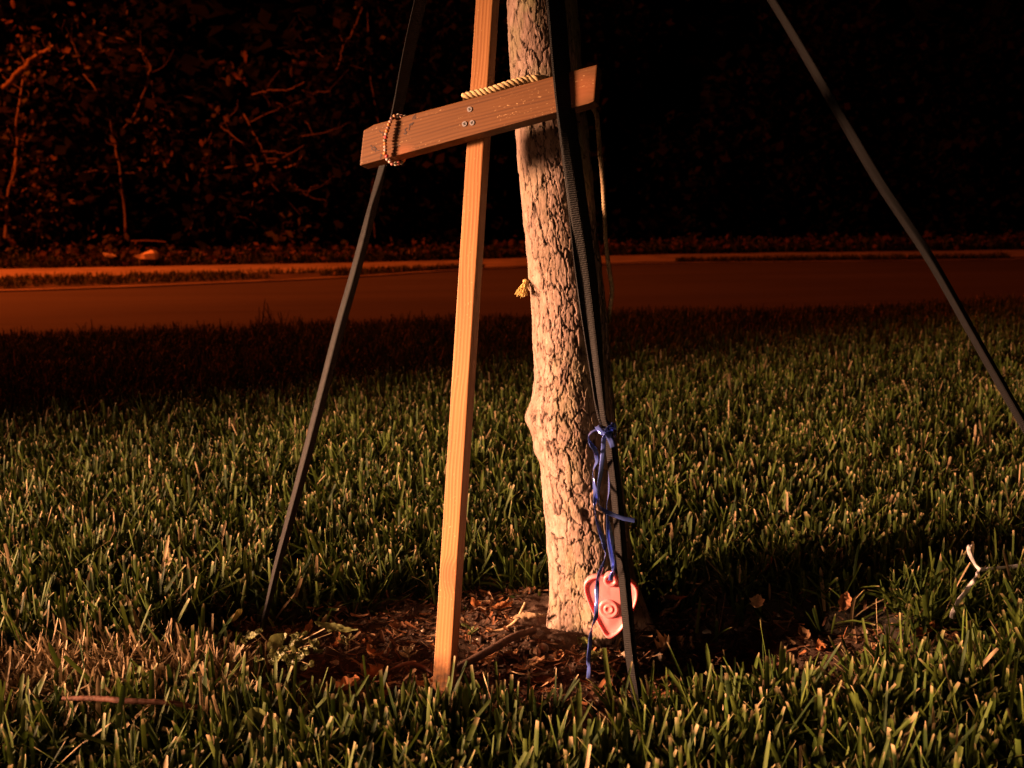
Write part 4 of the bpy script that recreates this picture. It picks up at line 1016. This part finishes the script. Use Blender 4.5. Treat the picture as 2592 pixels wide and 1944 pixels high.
# ------------------------------------------------------------------ weeds
def weed(name, base, leaves, stems, label, cat='weed', lc=(0.20, 0.20, 0.075)):
    e = empty(name, loc=base)
    for S, r_ in stems:
        V, F = tube_arrays(spline([Vector(s) - Vector(base) for s in S], 14), r_, 5)
        mk('stem', V, F, M['weed'], e, col=np.tile((0.24, 0.17, 0.08), (len(V), 1)))
    for i, (c, L, w, rx, ry, rz) in enumerate(leaves):
        o = leaf_mesh('leaf', 0.0, L, w, 0.7, 0.3, tuple(np.array(lc) * random.uniform(0.75, 1.2)), i + int(L * 1e5), M['weed'])
        o.parent = e; o.location = Vector(c) - Vector(base); o.rotation_euler = (R(rx), R(ry), R(rz))
    return tag(e, label, cat, 'weeds in and around the bed')
b0 = sp_(*z4(430, 640), 0)
lv, stm = [], []
for i in range(44):
    px, py = z4(random.gauss(470, 150), random.gauss(540, 60)); q = at_z(px, py, random.uniform(0.018, 0.045))
    lv.append((q, random.uniform(0.010, 0.020), random.uniform(0.005, 0.010), random.uniform(-60, 60), random.uniform(-50, 50), random.uniform(0, 360)))
    if i % 3 == 0: stm.append(([b0, (b0 + q) / 2 + Vector((0, 0, .006)), q], 0.0006))
s0 = at_z(*z4(470, 545), .015); s1 = at_z(*z4(620, 460), .03); s2 = at_z(*z4(755, 390), .045); s3 = at_z(*z4(830, 395), .045)
stm.append(([b0, s0, s1, s2], 0.0009)); lv.append((s3, 0.052, 0.011, 20, 12, -8)); lv.append((at_z(*z4(395, 500), .025), 0.030, 0.022, 60, -20, 70))
weed('leafy_weed', b0, lv, stm, 'low leafy weed with one long drooping leaf, left of the post', lc=(0.17, 0.18, 0.06))
for (px, py, lab, h, col) in ((*z4(1338, 605), 'small pale seedling left of the post near its foot', 0.014, (0.45, 0.34, 0.20)), (*z4(1770, 505), 'small green seedling right of the post', 0.022, (0.14, 0.17, 0.05)),
                              (*z4(1080, 850), 'little clover-like sprig at the front edge of the soil', 0.02, (0.09, 0.15, 0.03)), (*z4(905, 540), 'upright small weed left of the seedling', 0.018, (0.26, 0.25, 0.10)),
                              (*z6(1035, 600), 'small round leaf sprig by the ribbon tail at the trunk foot', 0.008, (0.13, 0.14, 0.035)), (*z6(1125, 800), 'round mossy leaf sprig in the soil in front of the heart', 0.008, (0.13, 0.13, 0.04))):
    bq = sp_(px, py + 12, 0); lv = []; stm = [([bq, bq + Vector((0.001, 0, h * 0.6)), bq + Vector((0, 0, h))], 0.0006)]
    rnd = 'round' in lab
    for i in range(5 if not rnd else 3):
        a = i * 2.4; lv.append((bq + Vector((math.cos(a) * 0.005, math.sin(a) * 0.005, h * random.uniform(0.5, 1.0))), 0.013 if not rnd else 0.018, 0.006 if not rnd else 0.015, random.uniform(-50, 20), -20, math.degrees(a)))
    weed('seedling', bq, lv, stm, lab, lc=col)
# broad leaf plant among the front grass
bq = at_z(662, 1905, 0.0)
weed('broadleaf_weed', bq, [(at_z(655, 1842, .028), 0.036, 0.042, 75, 0, 12), (at_z(720, 1805, .02), 0.02, 0.016, 60, 10, 40)], [([bq, at_z(660, 1870, .015)], 0.0012)], 'broad scalloped leaf standing in the front grass left of the post', lc=(0.15, 0.17, 0.05))

# ------------------------------------------------------------------ roadside and forest edge
def sample_verge(N):
    x = RNG.uniform(-9, 9, N); fx = np.interp(x, [p_[0] for p_ in FAR], [p_[1] for p_ in FAR]) + 0.2; wx = np.interp(x, [p_[0] for p_ in WALK], [p_[1] for p_ in WALK]) + 0.02
    y = fx + (wx - fx) * RNG.random(N); k = (wx - fx > 0.03) & (vnoise(x * 2, y * 2, 99) > 0.25); return x[k], y[k]
Vv, Fv, Cv = shoots(14000, sample_verge, 3, (0.03, 0.075), (0.008, 0.014), 2, 2, RNG, lambda x, y: 0 * x - 0.034, 0.2)
o = mk('verge_grass', Vv, Fv, M['grass'], col=Cv * np.array([1.1, 1.0, 0.9])); tag(o, 'rough grass on the verge between road and pavement', 'grass', kind='stuff')
walk_far = lambda x: np.interp(x, [p_[0] for p_ in WALK], [p_[1] for p_ in WALK]) + 2.35
def sample_edge(N):
    x = RNG.uniform(-10, 10, N); y = walk_far(x) + 0.05 + np.abs(RNG.normal(0, 0.7, N)); return x, y
Vv, Fv, Cv = shoots(9000, sample_edge, 3, (0.05, 0.16), (0.010, 0.018), 2, 2, RNG, lambda x, y: 0 * x - 0.01, 0.2)
n = 9000
x, y = sample_edge(n)
V2, F2, C2 = leaf_cloud(np.stack([x, y, RNG.uniform(0.02, 0.12, n)], -1), n, 0.05, 0.09, [(0.06, 0.042, 0.02), (0.10, 0.055, 0.025), (0.03, 0.036, 0.012)], RNG)
o = mk('roadside_weeds', Vv, Fv, M['grass'], col=Cv * 0.8); tag(o, 'weeds along the foot of the forest edge', 'weeds', kind='stuff')
o = mk('leaf_litter', V2, F2, M['far_leaf'], col=C2); tag(o, 'fallen leaves along the foot of the forest edge', 'leaves', kind='stuff')
# the dark mass of the wood
n = 34000
x = RNG.uniform(-12, 12, n); y = walk_far(x) + 1.0 + RNG.gamma(2.0, 0.9, n); zmax = 2.2 + 3.6 * vnoise(x * 0.6, y * 0.5, 61)
z = RNG.random(n) ** 0.8 * zmax
k = vnoise(x * 1.1, z * 1.1 + y * 0.4, 62) > 0.34
x, y, z = x[k], y[k], z[k]
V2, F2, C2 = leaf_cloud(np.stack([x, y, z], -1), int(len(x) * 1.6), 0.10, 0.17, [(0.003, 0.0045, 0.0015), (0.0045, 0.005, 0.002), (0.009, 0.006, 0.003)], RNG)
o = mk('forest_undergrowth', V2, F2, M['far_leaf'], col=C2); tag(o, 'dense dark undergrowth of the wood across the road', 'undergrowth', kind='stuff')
n = 26000; x = RNG.uniform(-16, 16, n); y = 17.2 + RNG.uniform(0, 1.4, n); z = RNG.uniform(0, 7.5, n)
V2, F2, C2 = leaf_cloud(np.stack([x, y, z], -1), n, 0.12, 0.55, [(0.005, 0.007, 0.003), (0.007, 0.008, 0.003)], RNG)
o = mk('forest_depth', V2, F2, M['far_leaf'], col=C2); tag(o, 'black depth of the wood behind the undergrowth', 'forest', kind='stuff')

# stems one can tell apart: traced in the picture's left half, standing 14 to 15 m away
zb = lambda x, y: (x / 2.212, y / 2.212)
def stem_thing(name, pts, Yd, rad, label, cat, tint, group, leaves=0, sz=0.10):
    P = [at(*zb(x, y), Yd + random.uniform(-.12, .12)) for x, y in pts]
    base = min(P, key=lambda q: q.z); e = empty(name, loc=base)
    N_ = 40; C = spline([q - base for q in P], N_); C = C + np.cumsum(RNG.normal(0, 0.009, C.shape), 0) * np.sin(np.linspace(0, math.pi, N_))[:, None]
    r_ = np.interp(np.linspace(0, 1, N_), np.linspace(0, 1, len(rad)), rad) * 0.62 * RNG.uniform(0.8, 1.2, N_)
    V, F = tube_arrays(C, r_, 7); mk('stem', V, F, M['brush'], e, col=np.tile(tint, (len(V), 1)))
    for q in range(max(2, len(pts) - 3)):
        i0 = random.randrange(6, N_ - 4); d = C[i0 + 2] - C[i0]; d /= np.linalg.norm(d) + 1e-9; L_ = random.uniform(0.15, 0.5)
        e_ = d * 0.7 + RNG.normal(0, 0.55, 3); e_ /= np.linalg.norm(e_); c0 = C[i0]
        V, F = tube_arrays(spline([c0, c0 + e_ * L_ * 0.5 + RNG.normal(0, 0.03, 3), c0 + e_ * L_ + RNG.normal(0, 0.06, 3)], 8), np.linspace(r_[i0] * 0.5, 0.002, 8), 5)
        mk('twig', V, F, M['brush'], e, col=np.tile(np.array(tint) * 0.8, (len(V), 1)))
    if leaves:
        V, F, C2 = leaf_cloud(C[5:], leaves, 0.16, sz, [(0.05, 0.05, 0.015), (0.09, 0.055, 0.02), (0.065, 0.06, 0.022)], RNG)
        mk('leaves', V, F, M['far_leaf'], e, col=C2)
    return tag(e, label, cat, group)
GS = 'saplings at the forest edge'
bt = (0.085, 0.06, 0.042)
stem_thing('sapling', [(705, 1290), (690, 1150), (650, 960), (610, 780), (570, 600), (500, 480), (440, 400), (400, 240), (370, 150)], 13.7, [0.030, 0.03, 0.026, 0.022, 0.018, 0.014, 0.01], 'tall bare sapling bending left over the white litter', 'sapling', bt, GS, 26)
stem_thing('sapling', [(30, 1330), (40, 1080), (62, 960), (70, 850), (95, 640), (120, 480), (130, 420)], 13.4, [0.034, 0.03, 0.028, 0.026, 0.022, 0.016], 'pale forked sapling near the left border', 'sapling', (0.14, 0.10, 0.07), GS, 40)
stem_thing('vine', [(690, 720), (760, 640), (820, 530), (860, 440), (870, 400), (820, 320), (760, 280), (700, 235), (550, 185)], 13.9, [0.020, 0.02, 0.02, 0.018, 0.016, 0.014], 'arching bare vine in the upper left wood', 'vine', bt, GS)
stem_thing('vine', [(850, 450), (860, 560), (865, 640), (830, 700)], 13.95, [0.01, 0.01, 0.008], 'thin hanging stem below the arching vine', 'vine', bt, GS)
stem_thing('vine', [(370, 1000), (450, 970), (560, 955), (650, 965), (740, 970), (830, 985)], 13.8, [0.012, 0.014, 0.014, 0.012], 'long horizontal stem crossing the tall bare sapling', 'vine', bt, GS)
stem_thing('branch', [(20, 490), (80, 430), (170, 350), (230, 300), (300, 255)], 13.0, [0.05, 0.046, 0.042, 0.036, 0.03], 'thick broken bough catching the light at upper left', 'branch', (0.15, 0.105, 0.075), None, 16)
stem_thing('sapling', [(1045, 1350), (1080, 1250), (1110, 1130), (1125, 1000), (1140, 860), (1180, 760), (1260, 680), (1320, 620), (1330, 560)], 14.2, [0.014, 0.014, 0.012, 0.01, 0.008], 'thin curved sapling left of the tangled brush', 'sapling', bt, GS, 22)
stem_thing('branch', [(1410, 530), (1480, 505), (1560, 485), (1640, 470), (1705, 460)], 13.6, [0.016, 0.018, 0.016, 0.012], 'straight dead branch above the tangled brush', 'branch', (0.13, 0.09, 0.065), None)
stem_thing('branch', [(1690, 505), (1760, 512), (1850, 508)], 13.8, [0.012, 0.013, 0.011], 'short dead branch to the right of the straight one', 'branch', bt, None)
stem_thing('sapling', [(1860, 420), (1890, 380), (1920, 290), (1950, 200), (1991, 110), (2060, -30)], 14.2, [0.02, 0.022, 0.022, 0.02], 'leaning stem at the top, left of the left strap', 'sapling', bt, GS, 14)
stem_thing('vine', [(1660, 215), (1750, 235), (1810, 270), (1845, 330)], 14.0, [0.01, 0.01, 0.008], 'small arched vine near the top beside the leaning stem', 'vine', bt, GS)
stem_thing('sapling', [(2100, 1330), (2080, 1050), (2130, 800), (2090, 500), (2060, 250), (2055, 60), (2040, -60)], 14.5, [0.018, 0.018, 0.016, 0.014, 0.01], 'kinked dark stem behind the beaded end of the crossbar', 'sapling', bt, GS, 14)
stem_thing('shrub', [(200, 1380), (230, 1200), (250, 1000), (270, 880)], 13.8, [0.02, 0.018, 0.012], 'brown feathery bush near the left border', 'shrub', bt, GS, 420, 0.10)
stem_thing('shrub', [(1560, 1340), (1580, 1310), (1620, 1290), (1650, 1290)], 13.6, [0.008, 0.007, 0.005], 'low plant with round orange-lit leaves at the foot of the brush', 'shrub', bt, GS, 16, 0.16)
# tangle of dead branches
SB = [((1370, 650), (1470, 850), .022), ((1270, 740), (1420, 880), .018), ((1420, 880), (1640, 1150), .022), ((1310, 935), (1560, 905), .026), ((1520, 885), (1665, 828), .026), ((1560, 925), (1690, 868), .026), ((1430, 1030), (1390, 1240), .018),
      ((1630, 1030), (1820, 1120), .016), ((1720, 1095), (1780, 1045), .016), ((1300, 880), (1330, 800), .01), ((1370, 1090), (1500, 1085), .012), ((1440, 1135), (1510, 1132), .012), ((1600, 780), (1740, 750), .01), ((1740, 750), (1940, 690), .012),
      ((1400, 685), (1640, 590), .012), ((1550, 580), (1600, 615), .012), ((1700, 680), (1745, 745), .012), ((1470, 850), (1600, 860), .014), ((1260, 700), (1290, 920), .008), ((1480, 1030), (1620, 960), .01), ((1660, 1060), (1860, 990), .009), ((1330, 1215), (1420, 1260), .008)]
base = at(*zb(1480, 1200), 13.9); e = empty('brush_pile', loc=base)
for (a, b_, r_) in SB:
    A = at(*zb(*a), 13.9 + random.uniform(-.25, .15)); B = at(*zb(*b_), 13.9 + random.uniform(-.25, .15)); mdl = (A + B) / 2 + Vector((random.gauss(0, .04), 0, random.gauss(0, .05)))
    A = A + (A - B) * random.uniform(0, .25); B = B + (B - A) * random.uniform(0, .3)
    V, F = tube_arrays(spline([A - base, mdl - base, B - base], 14) + RNG.normal(0, 0.006, (14, 3)), np.linspace(r_, r_ * 0.3, 14) * 0.62 * RNG.uniform(0.8, 1.2, 14), 6)
    mk('branch', V, F, M['brush'], e, col=np.tile(np.array((0.17, 0.12, 0.085)) * random.uniform(0.5, 1.1), (len(V), 1)))
V, F, C2 = leaf_cloud([np.array(at(*zb(x, y), 13.9) - base) for x, y in ((1410, 960), (1640, 960), (1620, 660), (1220, 620), (1490, 1020), (1560, 1000))], 60, 0.12, 0.13, [(0.055, 0.045, 0.015), (0.09, 0.055, 0.02)], RNG)
mk('leaves', V, F, M['far_leaf'], e, col=C2)
tag(e, 'tangle of pale dead branches at the forest edge, left of the black strap', 'brush pile')
# leaf clumps that catch the street lamp
far_leaf = []
for cc in ((0.055, 0.045, 0.015), (0.085, 0.045, 0.018), (0.065, 0.055, 0.02)):
    o = leaf_mesh('leaf', 0.1, 1.0, 0.5, 0.6, 0.4, cc, len(far_leaf) + 40, M['far_leaf']); far_leaf.append(o.data); bpy.data.objects.remove(o)
for (x, y, nl, sz, sp0, lab) in ((865, 740, 26, 0.15, 0.13, 'clump of dull leaves hanging right of the bending sapling'), (70, 280, 90, 0.11, 0.35, 'lit leaf spray in the upper left corner'), (480, 220, 60, 0.10, 0.35, 'scattered leaf spray right of the broken bough'),
                                 (1640, 345, 7, 0.15, 0.07, 'small cluster of orange-lit leaves above the brush'), (110, 780, 60, 0.11, 0.22, 'leafy spray beside the pale forked sapling'), (100, 1260, 36, 0.15, 0.2, 'broad leaves at the foot of the forked sapling'),
                                 (600, 1345, 50, 0.11, 0.12, 'low leaves just above the white litter'), (1150, 890, 22, 0.12, 0.12, 'leaf clump on the thin curved sapling'), (880, 880, 20, 0.12, 0.12, 'leaf clump below the dull hanging one'),
                                 (1320, 400, 18, 0.16, 0.10, 'faint leaf clump high above the brush, left of the orange cluster')):
    c = at(*zb(x, y), 13.75); e = empty('leaf_spray', loc=c)
    for q in range(nl):
        o = link(bpy.data.objects.new('leaf', far_leaf[q % 3]), e)
        o.location = (random.gauss(0, sp0), random.gauss(0, 0.15), random.gauss(0, sp0)); k = sz * random.uniform(0.6, 1.3); o.scale = (k, k, k)
        o.rotation_euler = (random.uniform(0, 6.28), random.uniform(0, 6.28), random.uniform(0, 6.28))
    tag(e, lab, 'leaves', 'leaf sprays at the forest edge')
# litter by the pavement
def scrap(name, pts, Yd, label, th=0.02):
    P = [at(*zb(x, y), Yd) for x, y in pts]; c = sum(P, Vector()) / len(P); n = len(P)
    V = [q - c + Vector((0, random.uniform(-.04, .02), 0)) for q in P] + [(q - c) * 0.92 + Vector((0, 0.14 + random.uniform(0, .05), -0.01)) for q in P]
    V += [Vector((0, -0.07, 0.02)), Vector((0, 0.2, 0.0))]
    F = [(i, (i + 1) % n, n + (i + 1) % n, n + i) for i in range(n)] + [(i, 2 * n, (i + 1) % n) for i in range(n)] + [(n + i, n + (i + 1) % n, 2 * n + 1) for i in range(n)]
    o = mk(name, V, F, M['scrap'], smooth=False); o.location = c; return tag(o, label, 'litter', 'litter by the forest edge')
scrap('paper_litter', [(745, 1432), (790, 1425), (845, 1398), (868, 1415), (866, 1452), (820, 1450), (775, 1448)], 12.35, 'larger crumpled white litter lying beside the pavement')
scrap('paper_litter', [(570, 1415), (600, 1420), (632, 1432), (625, 1442), (590, 1436)], 12.4, 'small white scrap left of the larger litter')
twig('fallen_stick', [at(*zb(735, 1350), 13.1), at(*zb(830, 1348), 13.1), at(*zb(930, 1355), 13.1)], [0.009, 0.010, 0.007], M['root'], 'straight dark stick above the white litter')
twig('fallen_stick', [at(*zb(615, 1435), 13.0), at(*zb(680, 1405), 13.0), at(*zb(725, 1390), 13.0)], [0.007, 0.007, 0.005], M['root'], 'slanting stick between the two white scraps')
